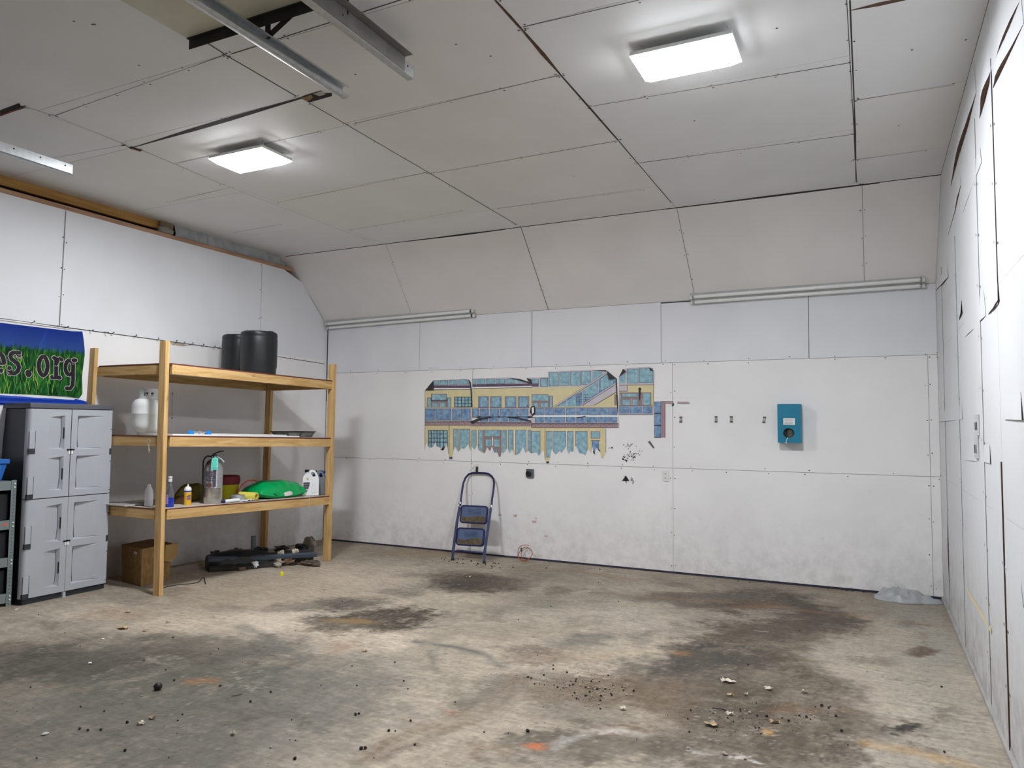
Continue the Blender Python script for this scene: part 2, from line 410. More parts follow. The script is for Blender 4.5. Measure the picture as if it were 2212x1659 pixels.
# darker line where slab meets back wall
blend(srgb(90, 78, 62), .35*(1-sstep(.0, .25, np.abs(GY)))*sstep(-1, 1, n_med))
col = np.clip(col*np.array([1.035, .975, .975])*.90, .01, .9); lum = col.mean(2, keepdims=True); col = col*.86+lum*.14
xs = np.concatenate([[X0-.02], gx[1:-1], [X1+.05]]); ys = np.concatenate([[YF-.1, -9, -7.5], gy[:-1], [Y1+.06]])
GX2, GY2 = np.meshgrid(np.concatenate([[-1.25], xs[1:]]), ys)
nyv, nxv = GX2.shape
V = np.stack([GX2.ravel(), GY2.ravel(), np.zeros(GX2.size)], 1)
idx = np.arange(nyv*nxv).reshape(nyv, nxv)
Fq = np.stack([idx[:-1, :-1], idx[:-1, 1:], idx[1:, 1:], idx[1:, :-1]], -1).reshape(-1, 4)
me = bpy.data.meshes.new('floor'); me.vertices.add(len(V)); me.vertices.foreach_set('co', V.ravel())
me.loops.add(Fq.size); me.loops.foreach_set('vertex_index', Fq.ravel().astype(np.int32)); me.polygons.add(len(Fq))
me.polygons.foreach_set('loop_start', np.arange(0, Fq.size, 4, dtype=np.int32)); me.update()
cc = np.zeros((nyv, nxv, 4)); cc[..., 3] = 1; cc[3:, :, :3] = np.concatenate([col[:-1], col[-1:]], 0); cc[:3, :, :3] = srgb(84, 80, 72)  # rows behind the camera darkened to reduce bounce light
at = me.color_attributes.new('stain', 'FLOAT_COLOR', 'POINT'); at.data.foreach_set('color', cc.ravel())
fm = bpy.data.materials.new('stained_concrete'); fm.use_nodes = True; nt = fm.node_tree; L = nt.links.new; b = nt.nodes['Principled BSDF']
va = nd(nt, 'ShaderNodeVertexColor', layer_name='stain'); tc = nd(nt, 'ShaderNodeTexCoord')
n1 = nd(nt, 'ShaderNodeTexNoise', i_Scale=28.0, i_Detail=8.0, i_Roughness=.7); L(tc.outputs['Object'], n1.inputs['Vector'])
r1 = nd(nt, 'ShaderNodeMapRange', i_1=.3, i_2=.7, i_3=.80, i_4=1.20); L(n1.outputs[0], r1.inputs[0])
mp = nd(nt, 'ShaderNodeMapping'); mp.inputs['Scale'].default_value = (1.2, 6, 1); mp.inputs['Rotation'].default_value = (0, 0, .35); L(tc.outputs['Object'], mp.inputs[0])
n1b = nd(nt, 'ShaderNodeTexNoise', i_Scale=4.0, i_Detail=9.0, i_Roughness=.75); L(mp.outputs[0], n1b.inputs['Vector'])
r1b = nd(nt, 'ShaderNodeMapRange', i_1=.3, i_2=.7, i_3=.72, i_4=1.26); L(n1b.outputs[0], r1b.inputs[0])
mm = nd(nt, 'ShaderNodeMath', operation='MULTIPLY'); L(r1.outputs[0], mm.inputs[0]); L(r1b.outputs[0], mm.inputs[1])
vm = nd(nt, 'ShaderNodeVectorMath', operation='SCALE'); L(va.outputs[0], vm.inputs[0]); L(mm.outputs[0], vm.inputs['Scale']); L(vm.outputs[0], b.inputs['Base Color'])
b.inputs['Roughness'].default_value = .62; b.inputs['Specular IOR Level'].default_value = .35
n2 = nd(nt, 'ShaderNodeTexNoise', i_Scale=45.0, i_Detail=6.0); L(tc.outputs['Object'], n2.inputs['Vector'])
bp = nd(nt, 'ShaderNodeBump', i_Strength=.25, i_Distance=.01); L(n2.outputs[0], bp.inputs['Height']); L(bp.outputs[0], b.inputs['Normal'])
me.materials.append(fm)
fl = bpy.data.objects.new('floor', me); COL.objects.link(fl); struct(fl, 'stained grey concrete floor')

# ================================================================== BACK WALL
yn = (0, -1, 0)
mb = MB()
mb.box((-1.25, .03, 0), (W+.2, .12, H+.1), M_seam)
v1 = hit(1020, 900, 1, 0).x; v2 = hit(1453, 900, 1, 0).x; v3 = hit(2007, 900, 1, 0).x
def sheet(x0, x1, z0, z1, m, g=.0015): mb.box((x0+g, 0, z0+g), (x1-g, .03, z1-g), m)
XS = [-.3, v1, v2, v3, W]
for a_, b_ in zip(XS[:-1], XS[1:]):
    sheet(a_, b_, .02, Z4, M_lo); sheet(a_, b_, Z4, Z8, M_mid)
XU = [-.3]+[hit(q, 720, 1, 0).x for q in (907, 1149, 1428, 1747)]+[W]
for a_, b_ in zip(XU[:-1], XU[1:]): sheet(a_, b_, Z8, HIP, M_up)
for z_, w_ in ((Z4, .004), (Z8, .004)): strip(mb, [(0, 0, z_), (W, 0, z_)], w_, yn, .0012, M_seaml)
for x_ in (v1, v2, v3): strip(mb, [(x_, 0, .02), (x_, 0, Z8)], .0035, yn, .001, M_seaml)
for k_, x_ in enumerate(XU[1:-1]): strip(mb, [(x_, 0, Z8), (x_, 0, HIP)], (.003, .006, .005, .006)[k_], yn, .001, (M_seaml, M_seam, M_seaml, M_seam)[k_])
a_ = hit(1428, 650, 1, 0).x; strip(mb, [(a_, 0, HIP-.01), (v2+.5, 0, HIP-.012)], .012, yn, .0012, M_seam)
strip(mb, [(.01, 0, 0), (.01, 0, HIP)], .012, yn, .001, M_seaml)
strip(mb, [(.012, 0, 1.9), (.012, 0, 2.9)], .016, yn, .0015, M_seam)
nails(mb, (0, 0, Z4), (W, 0, Z4), yn, .38); nails(mb, (0, 0, Z8), (W, 0, Z8), yn, .42)
for x_ in (v1, v2, v3): nails(mb, (x_, 0, .1), (x_, 0, Z8), yn, .30)
# blackened edge at the foot of the sheets
strip(mb, [(-.05, 0, .009), (W, 0, .009)], .018, yn, .0011, mat('bottom_edge', (.035, .035, .06), .9, var=.4))
# marks left on the wall: glue residue, scribble, tape scrap
M_mark = mat('black_mark', (.03, .03, .035), .8); M_mark2 = mat('grey_mark', (.25, .25, .26), .8)
def B(px, py, off=.002): p = hit(px, py, 1, -off); return p
R = random.Random(3)
for cx, cy, sx, sy, n_, mm_ in ((1350, 990, 9, 8, 26, M_mark), (1368, 985, 11, 9, 34, M_mark), (1360, 962, 16, 6, 16, M_mark2), (1383, 975, 6, 8, 8, M_mark2), (1322, 967, 8, 3, 7, M_mark), (1350, 1037, 8, 6, 16, M_mark), (1367, 1037, 7, 7, 16, M_mark2)):
    for _ in range(n_):
        qx, qy = R.gauss(cx, sx*.5), R.gauss(cy, sy*.5); r = R.uniform(.5, 1.7)
        mb.poly([B(qx+r*math.cos(t)*R.uniform(.6, 1.3), qy+r*math.sin(t)*R.uniform(.6, 1.3)) for t in [i*PI/3 for i in range(6)]], mm_)
for tri in (((1343, 1040), (1352, 1027), (1355, 1033)), ((1352, 1027), (1360, 1040), (1350, 1037)), ((1345, 1036), (1360, 1036), (1352, 1041))): mb.poly([B(*q) for q in tri], M_mark)
mb.poly([B(*q) for q in ((1399, 954), (1404, 952), (1414, 967), (1411, 969))], mat('tape_scrap', (.13, .13, .14), .6))
M_red = mat('rust_smudge', (.58, .44, .39), .8, var=.2, scale=30)
for cx, cy, r in ((1113, 1114, 5), (1155, 1127, 6), (1158, 1120, 3), (1080, 1112, 4), (1180, 1158, 4)):
    mb.poly([B(cx+r*math.cos(t)*R.uniform(.6, 1.2), cy+.6*r*math.sin(t)*R.uniform(.6, 1.2), .0016) for t in [i*PI/4 for i in range(8)]], M_red)
struct(mb.build('wall_back', origin=(0, 0, 0)), 'back wall of white sheets with seams')

# ================================================================== COVE (sloping strip between back wall and ceiling)
cn = Vector((0, -(H-HIP), -A)).normalized()
def cv(px, py): return hitp(px, py, (0, 0, HIP), cn)
mb = MB()
cs = [(-.3, -.3)]
for t_, b_ in (((835, 530), (880, 665)), ((1124, 487), (1182, 662)), ((1460, 440), (1497, 622)), ((1862, 395), (1867, 600))):
    cs.append((cv(*t_).x, cv(*b_).x))
cs.append((W, W))
for i in range(5):
    (ta, ba), (tb, bb) = cs[i], cs[i+1]; g = .0015
    lo = [Vector((ba+g, 0, HIP+g)), Vector((bb-g, 0, HIP+g)), Vector((tb-g, -A, H)), Vector((ta+g, -A, H))]
    mb.hexa(lo, [q-cn*.02 for q in lo], M_cov)
mb.hexa([Vector((-.3, 0, HIP))-cn*.022, Vector((W, 0, HIP))-cn*.022, Vector((W, -A, H))-cn*.022, Vector((-.3, -A, H))-cn*.022], [Vector((-.3, .1, HIP))-cn*.08, Vector((W, .1, HIP))-cn*.08, Vector((W, -A, H))-cn*.08, Vector((-.3, -A, H))-cn*.08], M_seam)
for i, (t_, b_) in enumerate(cs[1:-1]):
    a, b = Vector((t_, -A, H)), Vector((b_, 0, HIP)); strip(mb, [a, b], (.002, .006, .005, .004)[i], cn, .001, (M_seaml, M_seam, M_seaml, M_seaml)[i]); nails(mb, a, b, cn, .25, .018)
t1 = Vector((1.9, -A, H)); t2 = Vector((3.2, -A, H)); t3 = Vector((5.0, -A, H)); t4 = Vector((6.7, -A, H))
strip(mb, [(0, -A+.01, H-.008), (W, -A+.01, H-.008)], .008, cn, .002, M_seam)
strip(mb, [t1+Vector((0, .012, -.01)), lerp(t1, t2, .6)+Vector((0, .012, -.01)), t2+Vector((0, .012, -.01))], [.004, .022, .008], cn, .003, M_seam)
strip(mb, [t3+Vector((0, .012, -.01)), lerp(t3, t4, .6)+Vector((0, .012, -.01)), t4+Vector((.2, .012, -.01))], [.006, .02, .012], cn, .003, M_seam)
struct(mb.build('wall_back_slope', origin=(0, 0, 0)), 'sloping upper strip of the back wall')

# ================================================================== CEILING
dn = Vector((0, 0, -1))
def cl(px, py): return hit(px, py, 2, H)
mb = MB()
mb.box((-1.3, YF-.1, H+.012), (W+.15, .12, H+.06), M_seam); mb.box((-1.3, YF-.1, 0), (-1.22, .12, H+.06), M_seam)  # second box added outside the left wall to stop light leaks
XC = [-.32, 1.56, 3.39, 5.09, 6.72, W]
rows = {0: [-5.0, -4.19, -3.0, -1.8], 1: [-4.94, -4.25, -3.75, -2.45, -1.35], 2: [-4.95, -3.85, -2.70, -1.5], 3: [-4.6, -3.2, -2.1], 4: [-4.0, -2.85, -1.7]}
rows[1] = [cl(487, 118).y, cl(650, 212).y, cl(690, 284).y, cl(925, 372).y, cl(1100, 448).y]
rows[2] = [cl(494, 119).y, cl(755, 268).y, cl(930, 375).y, cl(1075, 450).y]
rows[2][1] = -3.85; r2 = rows[2]
rows[3] = [cl(1130, 58).y-.0, cl(1275, 230).y, cl(1380, 352).y]
rows[4] = [cl(1838, 22).y, cl(1845, 217).y, cl(1848, 345).y]
cm = [[M_c1, M_c1, M_c3, M_c1, M_c1, M_c3], [M_c1, M_c1, M_c3, M_c1, M_c3, M_c1], [M_c1, M_c2, M_c2, M_c2, M_c2], [M_c1, M_c1, M_c1, M_c1], [M_c1, M_c1, M_c3, M_c1]]
M_dimc = mat('unseen_dark_ceiling', (.20, .15, .10), .8)  # out-of-view ceiling made dark so less light bounces
for i in range(5):
    ysr = [YF, -6.7]+sorted(rows[i])+[-A]
    for j in range(len(ysr)-1):
        m_ = cm[i][min(j-1, len(cm[i])-1)] if j else M_dimc
        g = .002
        mb.box((XC[i]+g, ysr[j]+g, H), (XC[i+1]-g, ysr[j+1]-g, H+.012), m_)
def cseam(p1, p2, w=.006, m=M_seam, nl=True):
    a, b = (cl(*p1) if len(p1) == 2 else Vector(p1)), (cl(*p2) if len(p2) == 2 else Vector(p2))
    ws = w if isinstance(w, (list, tuple)) else [w, w]; k = len(ws)
    strip(mb, [lerp(a, b, i/(k-1)) for i in range(k)], list(ws), dn, .0012, m)
    if nl: nails(mb, a, b, dn, .35, .02, .006)
cseam((295, -10), (414, 76), [.012, .014, .012]); cseam((437, 85), (490, 120), .008); cseam((490, 120), (640, 208), .008)
cseam((668, 222), (930, 375), .007); cseam((930, 375), (1115, 485), .008)
cseam((1070, 0), (1130, 66), [.01, .018, .012], M_brown); cseam((1130, 66), (1210, 160), [.012, .028, .01], M_brown); cseam((1210, 160), (1335, 302), [.01, .014, .01]); cseam((1335, 302), (1450, 438), .007)
cseam((1836, 0), (1845, 217), .008); cseam((1845, 217), (1848, 345), [.006, .016, .012]); cseam((1848, 345), (1849, 393), .006)
cseam((55, 230), (117, 250), .004, M_seaml); cseam((117, 250), (272, 312), .004, M_seaml); cseam((302, 322), (480, 398), .005, M_seaml); cseam((480, 398), (800, 520), .003, M_seaml, False)
cseam((117, 250), (487, 118), [.008, .004, .004, .003, .003, .007], M_seaml)
cseam((285, 319), (655, 210), [.008, .022, .045, .05, .035, .02], M_seam, False)
cseam((385, 352), (690, 284), .004, M_seaml); cseam((365, 436), (500, 404), [.003, .007, .002], M_seaml); cseam((600, 437), (925, 372), [.003, .006, .003, .006], M_seaml)
cseam((505, 502), (610, 484), .006, M_seaml, False); cseam((755, 497), (1000, 455), [.006, .003, .005], M_seaml)
cseam((500, 116), (880, -5), .006); cseam((765, 267), (1208, 162), [.005, .004, .005, .008], M_seaml); cseam((935, 374), (1333, 304), [.005, .004, .009], M_seaml); cseam((1075, 450), (1390, 409), [.008, .004, .003], M_seaml)
cseam((1130, 58), (1380, 0), .005, M_seam); cseam((1275, 230), (1838, 135), [.004, .004, .007], M_seam); cseam((1380, 352), (1845, 290), [.008, .004, .006], M_seam)
cseam((1838, 22), (1960, -4), [.006, .035, .03], M_brown, False); cseam((1845, 217), (2062, 183), [.009, .005, .003], M_seaml); cseam((1848, 345), (2000, 325), [.005, .004, .002], M_seaml)
cseam((95, 345), (272, 312), .003, M_seaml, False)
# holes torn in the sheets: dark pocket with splintered edge
M_hole = mat('hole_dark', (.02, .016, .012), .9); M_ply = mat('torn_wood', (.30, .17, .07), .8, var=.4, scale=15)
def hole(pts, m, off=.0018): mb.poly([cl(*q)+dn*off for q in pts], m)
hole([(647, 211), (655, 207), (693, 195), (700, 201), (717, 200), (717, 207), (668, 221), (660, 216)], M_hole)
hole([(650, 211), (672, 204), (676, 210), (665, 219)], M_ply, .0026)
hole([(676, 202), (693, 196), (704, 203), (690, 207)], mat('torn_grey', (.42, .40, .35), .9), .0026)
hole([(0, 238), (42, 222), (45, 229), (58, 228), (20, 240), (0, 249)], M_hole)
hole([(0, 247), (52, 230), (56, 231), (0, 251)], mat('rust_edge', (.16, .03, .02), .8), .0024)
hole([(258, 316), (268, 311), (278, 318), (284, 316), (308, 324), (303, 327), (282, 321), (270, 314)], M_hole)
hole([(284, 319), (306, 325), (302, 327), (286, 322)], mat('rust_edge2', (.25, .06, .04), .8), .0024)
for q in ((160, 45), (200, 52), (985, 95), (768, 160), (1678, 60), (1970, 107), (2086, 85), (1941, 271), (205, 52), (565, 232), (478, 255), (1060, 120), (1500, 260), (1600, 330), (1240, 380), (300, 140)): dot(mb, cl(*q), dn, .007, M_nail)
# dull translucent sheet in the door bay above the angle iron
a, b = cl(416, 88), cl(660, -2)
mb.box((a.x, YF, H-.004), (5.06, a.y, H-.0005), mat('door_bay_sheet', (.62, .60, .48), .35, var=.12, scale=3))
struct(mb.build('ceiling', origin=(0, 0, 0)), 'white sheeted ceiling with dark seams')

# ================================================================== LEFT WALL
mb = MB()
def lq(y, z, off=0): return Vector((xl(y, z)+off, y, z))
ln = (1, 0, 0)
ysL = [YF, -8, -6.2, -4.9, -4.4, -3.735, -3, -2.5, -2, -1.6, -1.25, -.86, -.5, -.0]
ZS8 = 2.47
zs = [0, .5, 1.0, 1.5, 2.0, ZS8, 3.0, ZT]
def ztop(y): return min(ZT, H if y < -A else HIP+(H-HIP)*(-y/A))
vs = []; idl = {}
for i, y in enumerate(ysL):
    for j, z in enumerate(zs): idl[i, j] = len(vs); vs.append(lq(y, min(z, ztop(y)+.03)))
fl_, fu_ = [], []
for i in range(len(ysL)-1):
    for j in range(len(zs)-1): (fl_ if zs[j] < ZS8-.01 else fu_).append((idl[i, j], idl[i+1, j], idl[i+1, j+1], idl[i, j+1]))
mb.fixn = False
M_dimw = mat('unseen_dark_wall', (.20, .15, .10), .8, var=.3)  # dark colour for unseen wall parts, added to lower the bounce
nb = 2*(len(zs)-1)
isb = lambda f: max(vs[i].y for i in f) < -6.1
mb.add(vs, [f for f in fl_ if not isb(f)], M_mid); mb.add(vs, [f for f in fu_ if not isb(f)], M_up); mb.add(vs, [f for f in fl_+fu_ if isb(f)], M_dimw)
def lseam(p1, p2, w, m=M_seaml, nl=True, n=8):
    a, b = (hitl(*p1), hitl(*p2)); pts = [lerp(a, b, i/n) for i in range(n+1)]; pts = [Vector((xl(q.y, q.z), q.y, q.z)) for q in pts]
    strip(mb, pts, w, ln, .002, m)
    if nl: nails(mb, pts[0], pts[-1], ln, .27, .02, .006)
lseam((142, 455), (128, 704), .009); lseam((566, 572), (561, 748), .004, M_seaml); lseam((0, 688), (480, 753), .008, M_seam, False); lseam((598, 770), (700, 786), .007, M_seam)
lseam((642, 592), (704, 700), .006)
lseam((373, 850), (371, 905), .003, M_seaml, False)
dot(mb, hitl(372, 850), ln, .008, M_nail, .004); dot(mb, hitl(371, 903), ln, .008, M_nail, .004)
M_pap = mat('torn_paper_brown', (.45, .38, .30), .9)
mb.poly([hitl(*q)+Vector((.003, 0, 0)) for q in ((366, 738), (385, 741), (410, 746), (395, 748), (372, 745))], M_pap)
wl = mb.build('wall_left', origin=(0, 0, 0)); struct(wl, 'left gable wall of white sheets')
# top plate, header beam, recess and insulation over the left wall
mb = MB(); mb.box((-.14, YF, ZT), (.004, -.70, ZT+.042), woodmat('plate_wood', 1, (.36, .20, .12), (.50, .31, .20)))
mb.box((-.34, YF, ZT+.0), (-.30, -.2, H+.05), mat('recess_board', (.12, .12, .12), .9)); struct(mb.build('trim_1', origin=(0, -5, ZT)), 'wooden top plate on the left wall')
mb = MB(); e = hit(368, 478, 0, -.10); mb.box((-.14, YF, H-.085), (-.10, -2.62, H+.01), woodmat('header_wood', 1, (.42, .22, .06), (.56, .32, .10)))
struct(mb.build('trim_2', origin=(-.1, -5, H-.08)), 'orange wooden header beam above the left wall')
mb = MB(); mb.box((-.20, -2.66, ZT+.042), (-.06, -2.50, H), mat('stub_wood', (.25, .18, .11), .9, var=.2)); struct(mb.build('trim_3'), 'short wood block at the end of the header beam')
M_foil = mat('insulation_facing', (.46, .48, .49), .5, .1, var=.15, scale=10, bump=.4, bscale=30)
mb = MB(); n = 40; vs = []; 
for i in range(n+1):
    y = -2.45+(2.45-A+.12)*i/n; w = .015*math.sin(i*2.3)+.01*math.sin(i*5.1)-(.02 if i % 5 == 0 else 0)
    vs += [Vector((-.10+w*.4, y, ZT+.03)), Vector((-.06+w, y, ZT+.09)), Vector((-.08+w, y, H))]
mb.add(vs, [(3*i+k, 3*i+3+k, 3*i+4+k, 3*i+1+k) for i in range(n) for k in (0, 1)], M_foil)
tag(mb.build('insulation_batt', smooth=True, angle=80), 'grey faced insulation strip bulging above the left wall plate', 'insulation')
mb = MB(); R = random.Random(2)
q0 = hit(372, 492, 0, -.02)
mb.blob((-.035, -2.62, ZT+.078), (.045, .10, .04), mat('insulation_tuft', (.30, .28, .24), .9), .3, 10, 8, 3); tag(mb.build('insulation_scrap', smooth=True, angle=180), 'pale scrap of loose insulation beside the header block', 'insulation')

# ================================================================== RIGHT WALL
mb = MB(); rn = (-1, 0, 0)
mb.box((W+.012, YF, 0), (W+.10, .12, H+.1), M_seam)
def rw(px, py): return hit(px, py, 0, W)
ya, yb, yc, yd = -.63, -1.78, -3.017, -3.633
YR = [.02, ya, yb, yc, yd, -6.1, -8.5, YF]
zr = [.0, 1.15, 2.3, H]
for i in range(7):
    for j in range(3):
        mb.box((W, YR[i+1]+.002, zr[j]+.001), (W+.012, YR[i]-.002, zr[j+1]-.001), M_rw if i < 5 else mat('unseen_dark_right', (.20, .15, .10), .8))  # unseen sheets nearer the front made dark to cut bounced light
def lip(pts, ws, cover, m=M_brown, cm_=M_rw):
    """edge of a warped sheet standing off the wall: dark edge face, sheet sloping back to the wall"""
    P = [Vector(p) for p in pts]; Q = [p+Vector((-w*.6-.001, 0, 0)) for p, w in zip(P, ws)]; Rr = [p+Vector(cover)+Vector((-.0015, 0, 0)) for p in P]; k = len(P)
    mb.add(P+Q, [(i, i+1, k+i+1, k+i) for i in range(k-1)], m); mb.add(Q+Rr, [(i, i+1, k+i+1, k+i) for i in range(k-1)], cm_)
def rpts(px): return [rw(*q) for q in px]
def sub(pts, n):
    out = []
    for a, b in zip(pts[:-1], pts[1:]):
        for i in range(n): out.append(lerp(a, b, i/n))
    return out+[Vector(pts[-1])]
def vlip(y, z0, z1, w, m=M_seam, n=10, taper=0):
    pts = [Vector((W, y, z0+(z1-z0)*i/n)) for i in range(n+1)]; lip(pts, [w*(1 if not taper else abs(math.sin(PI*i/n))+.1) for i in range(n+1)], (0, .35, 0), m)
    for i in range(1, int((z1-z0)/.3)): dot(mb, (W, y-.03, z0+i*.3), rn, .009, M_nail, .002); dot(mb, (W, y+.04, z0+i*.3+.02), rn, .009, M_nail, .008)
vlip(ya, .0, 3.0, .004, M_seaml); vlip(yb, .0, 3.0, .004, M_seaml); vlip(yc, 0, 3.4, .004, M_seaml); vlip(yd, 0, 1.42, .010, M_brown); vlip(yd-.05, 2.2, 3.45, .007, M_seam)
vlip(ya, .25, .85, .010, M_brown, taper=1)
# lens shaped openings between bowed sheets
lip(sub(rpts([(2205, 0), (2182, 60), (2160, 115), (2143, 146)]), 3), [.001, .012, .020, .024, .026, .024, .018, .012, .006, .001], (0, .05, .22))
lip(sub(rpts([(2143, 146), (2140, 178), (2128, 222), (2116, 256)]), 3), [.001, .010, .024, .040, .048, .046, .036, .022, .010, .001], (0, .05, .2))
lip(sub(rpts([(2212, 50), (2190, 98), (2165, 150), (2146, 190)]), 3), [.001, .004, .008, .012, .018, .026, .030, .028, .014, .002], (0, .05, .18))
lip(sub(rpts([(2109, 200), (2092, 270), (2072, 335), (2054, 402)]), 3), [.001, .010, .022, .030, .036, .038, .034, .024, .012, .002], (0, .05, .2))
lip(sub(rpts([(2160, 648), (2150, 665), (2136, 679)]), 2), [.014, .018, .016, .012, .004], (0, .05, .15))
lip(sub(rpts([(2130, 682), (2114, 698)]), 2), [.002, .008, .002], (0, .05, .15)); lip(sub(rpts([(2104, 710), (2085, 728)]), 2), [.002, .005, .001], (0, .05, .15))
lip(sub(rpts([(2080, 675), (2072, 692)]), 2), [.022, .014, .001], (0, .05, .1)); lip(sub(rpts([(2049, 598), (2038, 613), (2021, 628)]), 2), [.004, .016, .02, .014, .002], (0, .05, .1))
lip(sub(rpts([(2212, 907), (2172, 906)]), 2), [.012, .010, .006], (0, .05, .12), M_seam); lip(sub(rpts([(2080, 905), (2050, 909), (2028, 912)]), 2), [.003, .004, .010, .012, .002], (0, .04, .1)); lip(sub(rpts([(2142, 1001), (2112, 996), (2086, 994)]), 2), [.010, .004, .002, .006, .002], (0, .04, .1), M_seam)
lip(sub(rpts([(2076, 400), (2064, 455), (2048, 508)]), 2), [.002, .014, .006, .003, .001], (0, .05, .1))
lip(sub(rpts([(2121, 350), (2098, 410), (2080, 460)]), 2), [.003, .004, .003, .002, .001], (0, .05, .1), M_seaml)
lip(sub(rpts([(2054, 1107), (2075, 1124)]), 2), [.003, .005, .001], (0, .05, .1), M_brown); lip(sub(rpts([(2176, 1270), (2212, 1312)]), 2), [.003, .002, .002], (0, .05, .1), M_brown)
strip(mb, rpts([(2090, 1275), (2143, 1364)]), .03, rn, .003, mat('yellow_mark', (.75, .66, .42), .8))
strip(mb, [(W, .0, .02), (W, YF, .02)], .05, rn, .0025, M_rw)
struct(mb.build('wall_right', origin=(0, 0, 0)), 'right wall of bowed white sheets')
# concrete kerb strip at the foot of the right wall
mb = MB(); mb.box((W-.018, YF, 0), (W, 0, .028), mat('kerb', (.36, .35, .33), .85, var=.15)); struct(mb.build('baseboard_right', bevel=.004), 'low concrete kerb along the right wall')
# unseen dark wall behind the camera; its opening is added for daylight fill
DX0, DX1, DZ = 4.5, 7.2, 3.1
mb = MB(); mb.box((-1.1, YF-.1, 0), (DX0, YF, H+.1), M_dimw); mb.box((DX1, YF-.1, 0), (W+.2, YF, H+.1), M_dimw); mb.box((DX0, YF-.1, DZ), (DX1, YF, H+.1), M_dimw); struct(mb.build('wall_front', origin=(3, YF, 0)), 'wall behind the camera with an opening added for daylight fill')
pl = bpy.data.lights.new('added_opening_portal', 'AREA'); pl.shape = 'RECTANGLE'; pl.size = DX1-DX0; pl.size_y = DZ; pl.cycles.is_portal = True  # samples sky light at the added opening
po = bpy.data.objects.new('added_opening_portal', pl); COL.objects.link(po); po.location = ((DX0+DX1)/2, YF-.05, DZ/2); po.rotation_euler = (-PI/2, 0, 0)
po.rotation_euler = Vector((0, -1, 0)).to_track_quat('Z', 'Y').to_euler()

# ================================================================== LIT CEILING FIXTURES
M_lens = mat('lit_lens', (.9, .9, .9), .4, emit=LAMP_COL+(LAMP,)); M_lensS = mat('lit_lens_side', (.9, .9, .9), .4, emit=LAMP_COL+(LAMP*.11,)); M_hook = mat('hook_wire', (.6, .6, .62), .4, .6)
def fixture(x0, x1, y0, y1, label, z=H-.11):
    t = thing('ceiling_light', label, 'ceiling light', ((x0+x1)/2, (y0+y1)/2, z), 'bright ceiling fixtures')
    mb = MB(); mb.box((x0, y0, z+.035), (x1, y1, z+.06), M_wht2); mb.build('housing', t, bevel=.004)
    mb = MB(); i = .045
    lo = [(x0+i, y0+i, z), (x1-i, y0+i, z), (x1-i, y1-i, z), (x0+i, y1-i, z)]; hi = [(x0, y0, z+.034), (x1, y0, z+.034), (x1, y1, z+.034), (x0, y1, z+.034)]
    mb.add(lo+hi, [(0, 1, 5, 4), (1, 2, 6, 5), (2, 3, 7, 6), (3, 0, 4, 7), (4, 5, 6, 7)], M_lensS); mb.add(lo, [(3, 2, 1, 0)], M_lens); mb.build('lens', t)
    for sx, sy in ((x0+.06, y0+.05), (x1-.03, y0+.04), (x0+.05, y1-.05), (x1-.06, y1-.05)):
        mb = MB(); mb.tube([(sx, sy, z+.055), (sx+.005, sy, z+.085), (sx-.008, sy, H)], .003, M_hook, 6); mb.build('hook', t)
    return t
p = hit(541, 355, 2, H-.11); fixture(p.x-.285, p.x+.285, p.y-.165, p.y+.165, 'bright white ceiling light above the wooden shelving, the smaller looking one')
p = hit(1482, 140, 2, H-.11); fixture(p.x-.285, p.x+.285, p.y-.165, p.y+.165, 'large glaring white ceiling light at the upper right of the ceiling')

# ================================================================== WOODEN SHELVING
def zdeck(z0, y): return z0-.042*(y+3.3)/2.14
def xf(y): return .93+.145*(y+3.3)/2.14
sh = thing('wooden_shelving', 'large pine shelving unit of three decks against the left wall', 'shelving', (.5, -2.25, 0))
def post(c0, c1, wx, wy, z1):
    mb = MB(); lo = [(c0[0]-wx/2, c0[1]-wy/2, 0), (c0[0]+wx/2, c0[1]-wy/2, 0), (c0[0]+wx/2, c0[1]+wy/2, 0), (c0[0]-wx/2, c0[1]+wy/2, 0)]
    hi = [(c1[0]-wx/2, c1[1]-wy/2, z1), (c1[0]+wx/2, c1[1]-wy/2, z1), (c1[0]+wx/2, c1[1]+wy/2, z1), (c1[0]-wx/2, c1[1]+wy/2, z1)]
    mb.hexa(lo, hi, M_woodz); return mb.build('post', sh, bevel=.003)
post((.895, -3.285), (.885, -3.30), .085, .045, 2.345)
post((1.075, -1.175), (1.085, -1.165), .085, .045, 2.29)
post((-.20, -3.295), (-.065, -3.345), .075, .038, 2.31)
post((-.03, -1.06), (.09, -1.15), .085, .045, 2.12)
